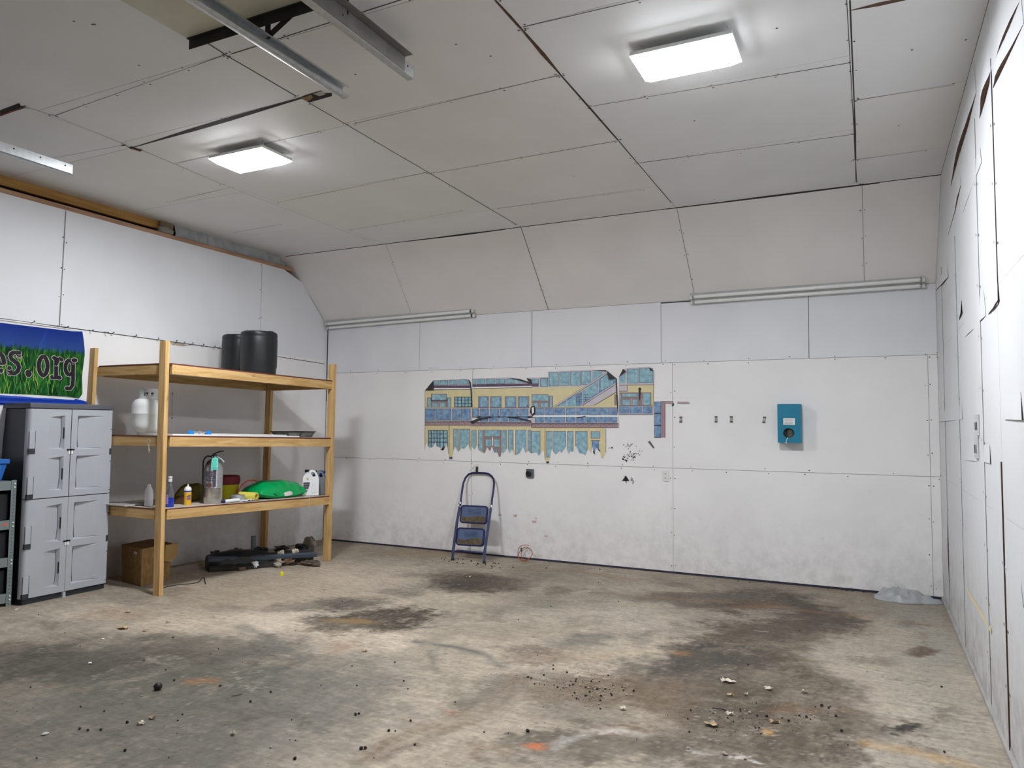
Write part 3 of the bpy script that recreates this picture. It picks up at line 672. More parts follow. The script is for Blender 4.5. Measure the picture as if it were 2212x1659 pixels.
for z0 in (2.125, 1.45, .778):
    a = Vector((xf(-3.26), -3.26, z0-.0445)); b = Vector((xf(-1.15)+.015, -1.14, zdeck(z0, -1.15)-.0445))
    mb = MB(); mb.beam(a+Vector((-.0, 0, 0)), b, .038, .089, M_woody)
    for e_ in (0, 1):
        for s_ in (.022, -.022):
            q = lerp(a, b, .012 if e_ == 0 else .988)+Vector((.0195, 0, s_)); dot(mb, q, (1, 0, 0), .004, M_nail, .001)
    mb.build('front_rail', sh, bevel=.002)
    mb = MB(); mb.beam((-.035-.05*(2.125-z0), -3.25, z0-.05), (.06, -1.18, zdeck(z0, -1.15)-.05), .038, .089, M_woody); mb.build('back_rail', sh, bevel=.002)
    mb = MB(); mb.beam((-.05, -3.297, z0-.0445), (.852, -3.285, z0-.0445), .038, .089, M_woodx); mb.build('end_rail', sh, bevel=.002)
    mb = MB(); mb.beam((.11, -1.19, zdeck(z0, -1.15)-.05), (1.05, -1.205, zdeck(z0, -1.15)-.0445), .038, .089, M_woodx); mb.build('end_rail', sh, bevel=.002)
    mb = MB(); zt_ = .013
    c4 = [(.03, -3.42, z0), (.955, -3.315, z0), (xf(-1.15)+.036, -1.13, zdeck(z0, -1.15)), (.06, -1.13, zdeck(z0, -1.15))]
    c4 = [(-.03, -3.317, z0), (.845, -3.306, z0), (.95, -3.262, z0), (xf(-1.15)+.036, -1.14, zdeck(z0, -1.15)), (.02, -1.20, zdeck(z0, -1.15))]
    top = [(x, y, z+zt_) for x, y, z in c4]; n = len(c4)
    mb.add(c4+top, [list(range(n))[::-1]]+[(i, (i+1) % n, n+(i+1) % n, n+i) for i in range(n)], M_edge); mb.add(top, [list(range(n))], M_deck)
    mb.build('deck', sh)
def LZ(y, z0=.778): return zdeck(z0, y)+.0135

# ---------------- black drums on the top deck
def drum(x, y, r, h, label):
    z = LZ(y, 2.125); t = thing('plastic_drum', label, 'drum', (x, y, z), 'black drums on the top shelf')
    mb = MB(); mb.lathe([(r*.90, 0), (r*.95, .012), (r*.965, .05), (r*.97, .07), (r, .10), (r, h*.5), (r*1.005, h*.7), (r, h-.075), (r*.985, h-.06), (r*.985, h-.05), (r*1.0, h-.035), (r*.97, h-.01), (r*.9, h), (r*.86, h), (r*.85, h-.012)], M_blk, (x, y, z), 40); mb.build('body', t, smooth=True)
    for s in (-1, 1):
        mb = MB(); mb.lathe([(.036, 0), (.036, .022), (.03, .026)], M_blk, (x+s*r*.5, y+s*.35*r, z+h-.01), 20); mb.build('bung_cap', t, smooth=True)
    mb = MB(); mb.lathe([(r*.84, h-.03), (r*.84, h-.011)], M_blk, (x, y, z), 40); mb.build('lid', t, smooth=True)
drum(.74, -1.99, .196, .475, 'front black plastic drum on the top shelf, nearest the camera')
drum(.355, -1.895, .194, .47, 'black plastic drum on the top shelf, partly hidden behind the front one')

# ---------------- white propane cylinder, middle deck
x, y = .52, -3.16; z = LZ(y, 1.45)
t = thing('propane_tank', 'white steel propane cylinder with collar on the middle shelf', 'gas cylinder', (x, y, z))
mb = MB(); mb.lathe([(.05, .02), (.10, .025), (.135, .045), (.150, .085), (.153, .12), (.153, .20), (.1545, .203), (.1545, .209), (.153, .212), (.153, .27), (.147, .305), (.125, .338), (.09, .352), (.04, .358)], M_wht2, (x, y, z), 48); mb.build('tank', t, smooth=True)
mb = MB(); mb.lathe([(.098, 0), (.098, .03), (.092, .03), (.092, 0)], M_wht2, (x, y, z), 32); mb.build('foot_ring', t, smooth=True)
mb = MB(); vs = []; fs = []; nn = 48; r = .098; levels = [.345, .375, .41, .445]
def colhole(k, j):
    a = (k % 12); return j == 1 and a in (3, 4, 5, 8, 9)
for rr in (r, r-.004):
    for lz in levels:
        for k in range(nn): vs.append((x+rr*math.cos(2*PI*k/nn), y+rr*math.sin(2*PI*k/nn), z+lz))
for j in range(3):
    for k in range(nn):
        if k in range(2, 9): continue
        if colhole(k, j): continue
        q = j*nn; k2 = (k+1) % nn
        fs += [(q+k, q+k2, q+nn+k2, q+nn+k), (4*nn+q+k, 4*nn+q+nn+k, 4*nn+q+nn+k2, 4*nn+q+k2)]
mb.add(vs, fs, M_wht2); mb.build('collar', t, smooth=True)
mb = MB(); mb.lathe([(.02, .35), (.018, .385), (.012, .39), (.03, .40), (.03, .418), (.01, .42)], M_gald, (x, y, z), 16); mb.build('valve', t, smooth=True)

# ---------------- white trim strips, squeeze bar, tray
M_trim = mat('white_trim', (.80, .80, .80), .4)
def strip3(a, b, w, h, name, label, m=M_trim, cat='trim strip'):
    mb = MB(); mb.beam(a, b, w, h, m); tag(mb.build(name, bevel=.001), label, cat, 'white trim strips')
zt = lambda y: LZ(y, 1.45)
strip3((.90, -3.22, zt(-3.22)+.009), (.985, -1.62, zt(-1.62)+.009), .07, .014, 'trim_strip', 'broad flat white strip lying along the front of the middle shelf')
strip3((.70, -3.18, zt(-3.18)+.008), (.84, -1.42, zt(-1.42)+.008), .045, .014, 'trim_strip', 'narrower white strip lying further back on the middle shelf')
strip3((.79, -2.9, zt(-2.9)+.022), (.93, -1.34, zt(-1.34)+.022), .03, .010, 'trim_strip', 'thin white strip stacked across two others on the middle shelf')
M_bluep = mat('blue_plastic', (.01, .22, .62), .35)
c0 = Vector((.90, -2.99, zt(-2.99)+.016)); c1 = Vector((.90, -2.78, zt(-2.78)+.016))
t = thing('bar_clamp', 'small clamp with bright blue ends and steel bar on the middle shelf', 'clamp', (.90, -2.88, zt(-2.88)+.016))
mb = MB(); mb.tube([c0+Vector((0, 0, .022)), c1+Vector((0, 0, .022))], .006, M_gal, 10); mb.build('bar', t, smooth=True)
for q, s in ((c0, 1), (c1, -1)):
    mb = MB(); mb.prism([q+Vector((-.02, s*-.025, 0)), q+Vector((-.02, s*.03, 0)), q+Vector((-.02, s*.022, .03)), q+Vector((-.02, s*.0, .038)), q+Vector((-.02, s*-.018, .03))], (.04, 0, 0), M_bluep); mb.build('jaw', t, bevel=.004)
q = lerp(c0, c1, .5)+Vector((0, 0, .022)); mb = MB(); mb.tube([q+Vector((0, 0, -.02)), q+Vector((0, 0, .024))], .005, M_gal, 8); mb.tube([q+Vector((0, -.012, 0)), q+Vector((0, .012, 0))], .011, M_gal, 12); mb.build('knob', t, smooth=True)
# dark shallow tray / folded tarp at the right end
a = hit(608, 942, 0, .93); b = hit(678, 942, 0, .98)
t = thing('paint_tray', 'dark grey shallow tray with paint patches on the middle shelf', 'tray', (.93, (a.y+b.y)/2, zt(a.y)))
mb = MB(); z0 = zt(a.y)
M_tray = mat('tray_patchy', (.03, .03, .03), .6, col2=(.22, .23, .21), scale=14)
ya_, yb_ = a.y+.07, b.y
lo = [(.72, ya_+.05, z0), (.95, ya_+.05, z0), (.98, yb_-.03, z0-.004), (.75, yb_-.03, z0-.004)]; hi = [(.70, ya_, z0+.055), (.965, ya_, z0+.055), (1.0, yb_, z0+.055), (.72, yb_, z0+.055)]
mb.hexa(lo, hi, M_tray); mb.build('tray_body', t, bevel=.006)
mb = MB(); P4 = [Vector(q)+Vector((0, 0, .003)) for q in hi]; mb.tube(P4, .006, M_blk, 8, closed=True); mb.build('rim', t, smooth=True)
# hook dangling from the end rail
p = hit(322, 962, 1, -3.335)
mb = MB(); mb.tube([(p.x, p.y, 1.46-.09), (p.x, p.y-.004, 1.38), (p.x+.006, p.y-.006, 1.352), (p.x+.004, p.y-.006, 1.33)], .0035, M_gal, 8); mb.tube([(p.x+.02*math.cos(a_)*.9, p.y-.004, 1.405+.026*math.sin(a_)) for a_ in [i*PI/6 for i in range(12)]], .0035, M_gal, 6, closed=True); mb.tube([(p.x+.006, p.y-.006, 1.335), (p.x+.012, p.y-.006, 1.315), (p.x+.008, p.y-.006, 1.30)], .0045, mat('brass', (.7, .5, .2), .35, .8), 8)
tag(mb.build('key_ring', smooth=True), 'small steel ring with brass key hanging from the end rail', 'key ring')

# ---------------- things on the low deck
def bottle_mats(): pass
def at_low(px, x): q = hit(px, 1085, 0, x); return Vector((x, q.y, LZ(q.y)))
# white bottle, left of the front post
c = at_low(321, .62)
t = thing('spray_bottle', 'white plastic bottle left of the front shelf post', 'bottle', c)
mb = MB(); mb.lathe([(.034, 0), (.037, .006), (.037, .13), (.034, .15), (.022, .178), (.015, .185)], mat('bottle_white', (.62, .64, .68), .4), c, 24); mb.build('body', t, smooth=True)
mb = MB(); mb.lathe([(.016, .183), (.016, .205), (.012, .207)], M_white, c, 16); mb.build('cap', t, smooth=True)
mb = MB(); mb.lathe([(.0376, .06), (.0376, .115)], mat('pale_label', (.70, .66, .70), .5), c, 24); mb.build('label', t, smooth=True)
def curved(mb, c, r, a0, a1, z0, z1, m, base=None, n=5):
    b0 = math.atan2(CAM.y-c.y, CAM.x-c.x) if base is None else base; vs = []
    for i in range(n+1):
        a = b0+a0+(a1-a0)*i/n
        for zz in (z0, z1): vs.append((c.x+r*math.cos(a), c.y+r*math.sin(a), c.z+zz))
    mb.add(vs, [(2*i, 2*i+2, 2*i+3, 2*i+1) for i in range(n)], m)
# clear bottle with blue liquid
c = at_low(366, .83)
t = thing('cleaner_bottle', 'clear long-necked bottle half full of blue liquid', 'bottle', c)
mb = MB(); mb.lathe([(.037, 0), (.040, .006), (.040, .085)], mat('blue_liquid', (.004, .03, .42), .15, var=.1, coat=.5), c, 28); mb.build('liquid', t, smooth=True)
M_clear = mat('clear_plastic', (.75, .80, .92), .08, trans=.92, ior=1.3)
mb = MB(); mb.lathe([(.0405, .085), (.040, .12), (.030, .17), (.016, .225), (.0145, .24)], M_clear, c, 28); mb.build('shoulder', t, smooth=True)
mb = MB(); mb.lathe([(.018, .236), (.018, .262), (.015, .268), (.019, .27), (.019, .285), (.012, .288)], mat('cap_greywhite', (.62, .64, .66), .4), c, 20); mb.build('cap', t, smooth=True)
mb = MB(); curved(mb, c, .0413, -1.1, -.25, .03, .12, mat('pinkish_label', (.35, .25, .55), .5)); mb.build('label', t, smooth=True)
# aerosol
c = at_low(405, .80)
t = thing('aerosol_can', 'orange and white aerosol can on the low shelf', 'spray can', c)
M_or = mat('orange_print', (.80, .36, .02), .35, col2=(.80, .50, .03), scale=10)
mb = MB(); mb.lathe([(.033, 0), (.034, .004), (.034, .125)], M_or, c, 28); mb.build('can', t, smooth=True)
mb = MB(); mb.lathe([(.034, .125), (.034, .148), (.030, .165), (.018, .178), (.008, .18)], M_white, c, 28); mb.build('shoulder', t, smooth=True)
mb = MB(); mb.lathe([(.008, .178), (.008, .198), (.005, .2)], M_white, c, 14); mb.build('nozzle', t, smooth=True)
mb = MB(); mb.lathe([(.0345, .128), (.0345, .14)], mat('navy_print', (.03, .04, .30), .4), c, 28)
dv = Vector((CAM.x-c.x, CAM.y-c.y, 0)).normalized(); rv = Vector((-dv.y, dv.x, 0))
def curved(mb, c, r, a0, a1, z0, z1, m, base=None, n=5):
    b0 = math.atan2(dv.y, dv.x) if base is None else base; vs = []
    for i in range(n+1):
        a = b0+a0+(a1-a0)*i/n
        for zz in (z0, z1): vs.append((c.x+r*math.cos(a), c.y+r*math.sin(a), c.z+zz))
    mb.add(vs, [(2*i, 2*i+2, 2*i+3, 2*i+1) for i in range(n)], m)
M_navy = mat('navy_print', (.03, .04, .30), .4)
for a0, a1, z0, z1 in ((-.3, .9, .052, .058), (-.2, .9, .063, .072), (-.3, .8, .078, .086), (.1, .9, .092, .10)): curved(mb, c, .0347, a0, a1, z0, z1, M_navy)
mb.build('print', t)
# fire extinguisher
c = at_low(456, .86); c.y += .02
t = thing('fire_extinguisher', 'stainless steel fire extinguisher with green tag on the low shelf', 'fire extinguisher', c)
r = .088
mb = MB(); mb.lathe([(r*.95, 0), (r*.97, .01), (r*.97, .028), (r, .032), (r, .155), (r*1.01, .158), (r*1.01, .163), (r, .166), (r, .345), (r*.985, .355), (r*.93, .385), (r*.75, .415), (r*.45, .435), (r*.28, .445), (.02, .45)], M_steel, c, 48); mb.build('cylinder', t, smooth=True)
mb = MB(); mb.lathe([(.022, .445), (.022, .475), (.016, .48)], M_gal, c, 20)
mb.box((c.x-.018, c.y-.02, c.z+.462), (c.x+.018, c.y+.02, c.z+.487), M_blk); mb.build('valve', t, smooth=True)
mb = MB(); q = c+Vector((0, 0, .487)); mb.tube([q+rv*-.01, q+rv*.02+Vector((0, 0, .016)), q+rv*.055+Vector((0, 0, .032)), q+rv*.09+Vector((0, 0, .035))], [.008, .007, .006, .005], M_blk, 8); mb.build('lever', t, smooth=True)
mb = MB(); q = c+Vector((0, 0, .465)); mb.tube([q+rv*.01, q+rv*.04+Vector((0, 0, -.004)), q+rv*.075+Vector((0, 0, -.03)), q+rv*.095+Vector((0, 0, -.055))], [.008, .008, .007, .007], M_gal, 8); mb.build('carry_handle', t, smooth=True)
mb = MB(); pts = [q+rv*-.01]+[q+rv*(-.05-.05*math.sin(a_))+Vector((0, 0, .01-.075*(1-math.cos(a_)))) for a_ in [.2, .6, 1.0, 1.4]]+[c+rv*-.099+Vector((0, 0, h_)) for h_ in (.36, .28, .20, .12, .06)]
mb.tube(pts, .008, M_blk, 10); mb.build('hose', t, smooth=True)
mb = MB()
M_pr = mat('dark_print', (.07, .06, .08), .5); M_pr2 = mat('maroon_print', (.13, .05, .05), .5)
for a0, a1, z0, z1, m_ in ((-.95, -.05, .27, .325, M_pr), (-.95, .1, .225, .262, M_pr), (-.1, .25, .17, .34, M_pr), (-.9, -.2, .17, .205, M_pr2)): curved(mb, c, r*1.004, a0, a1, z0, z1, m_)
for z0 in (.285, .305, .24): curved(mb, c, r*1.006, -.7, .15, z0, z0+.007, M_steel)
mb.build('data_label', t)
mb = MB(); o = c+dv*.096+Vector((0, 0, .34)); a = [o+rv*-.03, o+rv*.038+Vector((0, 0, -.004)), o+rv*.036+Vector((0, 0, .115))-dv*.008, o+rv*.006+Vector((0, 0, .125))-dv*.009, o+rv*-.024+Vector((0, 0, .112))-dv*.008]
mb.prism(a, -dv*.0015, mat('tag_mint', (.16, .62, .50), .9, spec=.05)); nrm = (a[1]-a[0]).cross(a[2]-a[0]).normalized(); nrm = nrm if nrm.dot(dv) > 0 else -nrm
M_ink = mat('tag_ink', (.05, .30, .26), .6)
ctr = lerp(a[0], a[2], .5)
ring = [ctr+(rv*math.cos(k*PI/8)+Vector((0, 0, 1))*math.sin(k*PI/8)*.95-dv*math.sin(k*PI/8)*.07)*.017+nrm*.001 for k in range(16)]; mb.tube(ring, .0012, M_ink, 4, closed=True)
for f_ in (.08, .16, .24): q1 = lerp(a[0], a[4], f_)+nrm*.001; q2 = lerp(a[1], a[2], f_)+nrm*.001; mb.tube([lerp(q1, q2, .15), lerp(q1, q2, .85)], .0014, M_ink, 4)
q1 = lerp(a[0], a[4], .85)+nrm*.001; q2 = lerp(a[1], a[2], .85)+nrm*.001; mb.tube([lerp(q1, q2, .25), lerp(q1, q2, .75)], .002, M_ink, 4)
mb.build('inspection_tag', t)
# dim blanket-like bag behind, yellow bucket with dark red top
def soft(name, c, rx, ry, rz, m, seed, label, cat, sq=.35, nu=28, nv=14, flat=.25, parent=None):
    R = random.Random(seed); ph = [R.uniform(0, 6) for _ in range(6)]; mb = MB(); vs = []
    for j in range(1, nv):
        th = PI*j/nv
        for i in range(nu):
            a = 2*PI*i/nu; ca, sa = math.cos(a), math.sin(a); e = 1-sq*.35*abs(math.sin(2*a))*-1
            k = 1+.05*math.sin(3*a+ph[0])+.035*math.sin(5*a+3*th+ph[1])+.03*math.sin(7*a-4*th+ph[2])
            zz = math.cos(th); zz = max(zz, -flat)
            vs.append(Vector((c[0]+rx*math.sin(th)*ca*k*e, c[1]+ry*math.sin(th)*sa*k*e, c[2]+rz*(zz+flat)/(1+flat)*(1+.06*math.sin(4*a+ph[3])+.05*math.sin(6*th+ph[4])))))
    tp = len(vs); vs += [Vector((c[0], c[1], c[2]+rz)), Vector((c[0], c[1], c[2]))]
    fs = [(j*nu+i, (j+1)*nu+i, (j+1)*nu+(i+1) % nu, j*nu+(i+1) % nu) for j in range(nv-2) for i in range(nu)]+[(tp, i, (i+1) % nu) for i in range(nu)]+[(tp+1, (nv-2)*nu+(i+1) % nu, (nv-2)*nu+i) for i in range(nu)]
    mb.add(vs, fs, m); o = mb.build(name, parent, smooth=True, angle=180)
    if parent is None: tag(o, label, cat)
    return o
c = at_low(415, .40); soft('cloth_bag', (c.x, c.y-.0, c.z), .08, .21, .17, mat('olive_cloth', (.16, .13, .02), .9, var=.4, scale=9), 5, 'crumpled olive yellow cloth bag behind the aerosol can', 'bag')
c = at_low(372, .60); soft('brown_rag', (c.x-.0, c.y+.10, c.z), .055, .09, .07, mat('brown_cloth', (.10, .05, .02), .9, var=.4), 9, 'small dark brown rag behind the blue cleaner bottle', 'rag')
c = at_low(489, .46)
t = thing('plastic_bucket', 'yellow bucket with dark red liner behind the fire extinguisher', 'bucket', c)
mb = MB(); mb.lathe([(.10, 0), (.105, .01), (.125, .155), (.13, .16), (.13, .17), (.122, .17), (.10, .03)], mat('yellow_plastic_dull', (.55, .50, .02), .5), c, 32); mb.build('pail', t, smooth=True)
mb = MB(); R = random.Random(4); mb.lathe([(.128, .15), (.135, .175), (.138, .20), (.133, .235), (.12, .245), (.08, .235), (.03, .23)], mat('dark_red_cloth', (.16, .015, .02), .7, var=.3), c, 24); mb.build('liner', t, smooth=True)
# orange cord arc
pts = []
a = hit(516, 1060, 0, .62); 
for px, py, x_ in ((512, 1072, .60), (516, 1058, .60), (524, 1046, .60), (536, 1038, .60), (549, 1037, .60), (561, 1044, .60), (569, 1056, .60), (572, 1070, .60)):
    q = hit(px, py, 0, x_); q.z = max(q.z, LZ(q.y)+.008); pts.append(q)
pts[0].z = LZ(pts[0].y)+.008; pts[-1].z = LZ(pts[-1].y)+.008
mb = MB(); mb.tube(pts, .0075, mat('orange_rubber', (.75, .13, .04), .5), 10); mb.blob(pts[0]+Vector((0, .0, .018)), (.035, .035, .025), mat('orange_rubber', (.75, .13, .04), .5), .3, 10, 6, 2)
tag(mb.build('hose_loop', smooth=True, angle=180), 'orange hose bent in an arch behind the green sack', 'hose')
# roll of tape / tin
c = at_low(513, .80)
t = thing('metal_tin', 'squat shiny grey tin beside the yellow roll', 'tin', c)
mb = MB(); mb.lathe([(.072, 0), (.075, .004), (.075, .052), (.068, .06), (.03, .064)], M_gal, c, 32); mb.build('tin_body', t, smooth=True)
mb = MB(); mb.lathe([(.018, .062), (.018, .07), (.01, .072)], M_gald, c, 16); mb.build('cap', t, smooth=True)
# yellow roll
e0 = at_low(547, .93); e0.y += .03; e1 = at_low(530, .62); ax = (Vector((.62, e0.y-.0, 0))-Vector((.93, e0.y, 0))).normalized()
rr = .043; b0 = Vector((.945, e0.y, LZ(e0.y)+rr)); b1 = Vector((.76, e0.y-.05, LZ(e0.y)+rr+.004))
t = thing('plastic_roll', 'yellow hollow roll with its open end facing out on the low shelf', 'roll', (b0+b1)/2-Vector((0, 0, rr)))
d = (b1-b0).normalized(); T = d.to_track_quat('Z', 'Y').to_matrix(); Lh = (b1-b0).length
mb = MB(); mb.lathe([(rr, 0), (rr, Lh), (rr*.62, Lh), (rr*.62, 0), (rr, 0)], mat('yellow_roll', (.72, .62, .10), .5), b0, 28, T=T); mb.build('outer_roll', t, smooth=True)
mb = MB(); mb.lathe([(rr*.62, .006), (rr*.50, .002), (rr*.50, Lh-.01), (rr*.62, Lh-.01), (rr*.62, .006)], mat('yellow_core', (.55, .48, .10), .6), b0, 24, T=T); mb.build('core', t, smooth=True)
# tubes of caulk and papers
y0 = at_low(480, .92).y
for k, (pa, pb, r_, m_, nm, lb) in enumerate((((.93, y0+.02), (.935, y0+.20), .018, M_white, 'caulk_tube', 'white tube lying with a dark end beside the fire extinguisher'),)):
    t = thing(nm, lb, 'tube', (pa[0], (pa[1]+pb[1])/2, LZ(pa[1])))
    mb = MB(); mb.tube([(pa[0], pa[1], LZ(pa[1])+r_), (pb[0], pb[1], LZ(pa[1])+r_)], r_, m_, 16); mb.build('tube_body', t, smooth=True, angle=50)
    mb = MB(); mb.tube([(pa[0]-.002, pa[1]-.03, LZ(pa[1])+r_), (pa[0], pa[1]-.001, LZ(pa[1])+r_)], [r_*.6, r_*.96], mat('navy_cap', (.02, .02, .10), .4), 16); mb.build('cap', t, smooth=True, angle=50)
y1 = at_low(530, .93).y
mb = MB(); R = random.Random(8); vs = []; nx_, ny_ = 8, 18
for i in range(nx_+1):
    for j in range(ny_+1):
        xx = .855+.10*i/nx_; yy = y1-.10+.32*j/ny_; vs.append((xx+R.uniform(-.004, .004), yy, LZ(yy)+.003+abs(R.gauss(0, .008))*math.sin(PI*j/ny_)))
mb.add(vs, [(i*(ny_+1)+j, i*(ny_+1)+j+1, (i+1)*(ny_+1)+j+1, (i+1)*(ny_+1)+j) for i in range(nx_) for j in range(ny_)], mat('crumpled_film', (.72, .73, .78), .35)); tag(mb.build('plastic_wrap', smooth=True, angle=60), 'crumpled clear white plastic wrap along the low shelf edge', 'plastic wrap')
# green sack
yc_ = (at_low(530, .80).y+at_low(662, .88).y)/2
ya_, yb_ = at_low(545, .80).y, at_low(661, .92).y; yc_ = (ya_+yb_)/2; hy = (yb_-ya_)/2
t = thing('green_sack', 'full glossy green plastic sack lying on the low shelf', 'sack', (.78, yc_, LZ(yc_)))
M_green = mat('green_film', (.0, .33, .085), .28, var=.1, bump=.35, bscale=22)
mb = MB(); nu, nv = 44, 18; vs = []; R = random.Random(6)
for j in range(nv+1):
    v = -1+2*j/nv
    for i in range(nu+1):
        u = -1+2*i/nu
        for s in (1,): pass
        hgt = max(0, (1-abs(u)**2.6))**.55*max(0, (1-abs(v)**2.4))**.5
        wr = .010*math.sin(9*u+4*v)*abs(u)+.008*math.sin(14*v+3*u)*abs(v)+.006*math.sin(23*u*v)
        vs.append((u, v, hgt, wr))
top = []; bot = []
for u, v, hgt, wr in vs:
    yy = yc_+hy*u*(1-.02*v*v); xx = .76+.20*v*(1-.35*max(0, abs(u)-.5)) + (.02 if u > .8 else 0)
    zb = LZ(yy)+.003; ze = .055*(1 if abs(u) < .8 else 1)
    top.append(Vector((xx, yy, zb+ze*(.4+.6*abs(u)**3)+hgt*.165+wr*hgt))); bot.append(Vector((xx, yy, zb+ze*(.4+.6*abs(u)**3)-hgt*.03 if hgt < .3 else zb+.055*abs(u)**3*(1-hgt))))
n1_ = nu+1; f1 = [(j*n1_+i, j*n1_+i+1, (j+1)*n1_+i+1, (j+1)*n1_+i) for j in range(nv) for i in range(nu)]
mb.add(top, f1, M_green); mb.add(bot, [f[::-1] for f in f1], M_green); mb.build('sack_body', t, smooth=True, angle=180)
q = Vector((.70, yc_-hy-.01, LZ(yc_)+.06)); mb = MB(); mb.blob(q, (.05, .05, .045), mat('green_dark', (.0, .16, .04), .3, var=.3), .25, 12, 8, 4); mb.build('gathered_neck', t, smooth=True, angle=180)
q = hit(603, 1065, 0, .955); o_ = Vector((1, -.45, .1)).normalized()
mb = MB(); pp = [hit(px, py, 0, .966) for px, py in ((615, 1066), (619, 1063), (628, 1061), (632, 1064), (631, 1069), (622, 1071), (616, 1072))]; mb.prism(pp, (-.02, 0, 0), mat('pinkish_sticker', (.80, .72, .72), .5)); mb.build('sticker', t)
mb = MB(); pp = [hit(px, py, 0, .966) for px, py in ((593, 1066), (604, 1063), (601, 1071))]; mb.prism(pp, (-.02, 0, 0), M_green); mb.build('tape_flap', t)
# three jugs
def jug(name, c, w, d_, h, m, label, capm, face, parts=True):
    """flat sided oil jug; face = unit vector of its broad side direction"""
    t = thing(name, label, 'jug', c, 'fluid jugs on the low shelf')
    f = Vector(face).normalized(); s = Vector((-f.y, f.x, 0)); up = Vector((0, 0, 1))
    out = [(-.5, 0), (.5, 0), (.5, .60), (.47, .70), (.36, .86), (.24, .97), (.02, 1.0), (-.10, .96), (-.16, .90), (-.30, .90), (-.34, .86), (-.48, .74), (-.5, .66)]
    inn = [(.30, .74), (.20, .88), (.04, .90), (-.02, .86), (.12, .72)]
    mb = MB(); P = [Vector(c)+f*(u*w)+up*(v*h) for u, v in out]; P0 = [q-s*d_*.5 for q in P]; P1 = [q+s*d_*.5 for q in P]
    # body built as bevelled slab with a through handle opening
    bm = bmesh.new(); vo = [bm.verts.new(Vector((u*w, v*h, 0))) for u, v in out]; vi = [bm.verts.new(Vector((u*w, v*h, 0))) for u, v in inn]
    eo = [bm.edges.new((vo[i], vo[(i+1) % len(vo)])) for i in range(len(vo))]; ei = [bm.edges.new((vi[i], vi[(i+1) % len(vi)])) for i in range(len(vi))]
    bmesh.ops.triangle_fill(bm, use_beauty=True, edges=eo+ei)
    bm.verts.ensure_lookup_table(); base = [v.co.copy() for v in bm.verts]; tris = [[v.index for v in f_.verts] for f_ in bm.faces]; bm.free()
    n = len(base); bound = [(i, (i+1) % len(out)) for i in range(len(out))]+[(len(out)+(i+1) % len(inn), len(out)+i) for i in range(len(inn))]
    def place(q, sd): return Vector(c)+f*q.x+up*q.y+s*sd*d_*.5*(1 if q.y < .6*h else 1-.55*(q.y/h-.6)/.4)
    VS = [place(q, -1) for q in base]+[place(q, 1) for q in base]
    mb.add(VS, [t_ for t_ in tris]+[[n+i for i in t_[::-1]] for t_ in tris]+[(a, b, n+b, n+a) for a, b in bound], m)
    mb.build('body', t, bevel=min(.012, d_*.15), smooth=True, angle=50)
    mb = MB(); mb.lathe([(.024, 0), (.024, .028), (.02, .031)], capm, Vector(c)+f*(-.25*w)+up*(h*.895), 20); mb.build('cap', t, smooth=True)
    for sd in (-1, 1):
        mb = MB(); q = Vector(c)+s*sd*(d_*.5+.0006); mb.prism([q+f*(u*w)+up*(v*h) for u, v in ((.05, .12), (.30, .12), (.34, .42), (.26, .52), (.08, .40))], s*sd*.004, m); mb.build('grip_panel', t, bevel=.002)
    return t, f, s
M_jw = mat('jug_white', (.80, .80, .82), .35, var=.02); M_jg = mat('jug_grey', (.16, .175, .20), .4); M_jb = mat('jug_blue', (.005, .07, .40), .35)
zj = lambda y: LZ(y)+.001
yj = at_low(686, 1.0).y-.0
fc = (.80, .55, 0)
JW = Vector((.94, hit(671, 1060, 0, .94).y, 0)); JW.z = zj(JW.y)
t, f, s = jug('oil_jug', JW, .185, .105, .30, M_jw, 'white jug with black cap and printed label, first of three', M_blk, (.75, .66, 0))
ws_ = WORLD[t.name]
mb = MB(); q = ws_-s*-.0; 
for u0, u1, z0, z1, m_ in ((-.45, -.08, .45, .52, M_pr), (-.45, -.1, .36, .43, M_pr), (-.45, -.14, .27, .34, M_pr), (-.45, -.2, .17, .24, mat('grey_print', (.35, .35, .4), .5))):
    for sd in (-1,):
        qq = ws_+s*sd*(.0532); mb.prism([qq+f*(u*.185)+Vector((0, 0, v*.30)) for u, v in ((u0, z0), (u1, z0), (u1+.03, z1), (u0, z1))], s*sd*.0008, m_)
mb.build('label', t); mb = MB(); qq = ws_-s*.0532+f*(-.2*.185)+Vector((0, 0, .66*.30)); mb.lathe([(.012, 0), (.012, .001)], mat('gold_print', (.7, .5, .15), .4), qq, 14, T=(-s).to_track_quat('Z', 'Y').to_matrix()); mb.build('gold_seal', t)
q = JW+Vector((-.01, .14, 0)); q.z = zj(q.y); jug('oil_jug', q, .17, .09, .285, M_jg, 'dark grey jug between the white jug and the blue one', M_dk, (.75, .66, 0))
q = JW+Vector((-.03, .265, 0)); q.z = zj(q.y); jug('oil_jug', q, .16, .09, .28, M_jb, 'blue jug nearest the right hand shelf post', M_jb, (.75, .66, 0))
# curtain rods / flat bars left end
for k, (xa, xb, zz, m_, lb) in enumerate(((.30, .76, .008, M_iron, 'dark thin rod lying at the left end of the low shelf'), (.22, .70, .022, M_gald, 'dull grey flat bar resting across the dark rod'))):
    mb = MB(); ya_ = -3.35+.06*k; mb.tube([(xa, ya_-.0, LZ(-3.3)+zz), (xb-.12, -3.18+.0*k, LZ(-3.2)+zz+.004*k)], .006, m_, 8); tag(mb.build('metal_rod', smooth=True), lb, 'rod')
mb = MB(); mb.box((.20, -3.36, LZ(-3.3)), (.50, -3.22, LZ(-3.3)+.012), mat('folded_paper', (.42, .40, .36), .8)); tag(mb.build('folded_paper', bevel=.002), 'folded grey paper at the left end of the low shelf', 'paper')
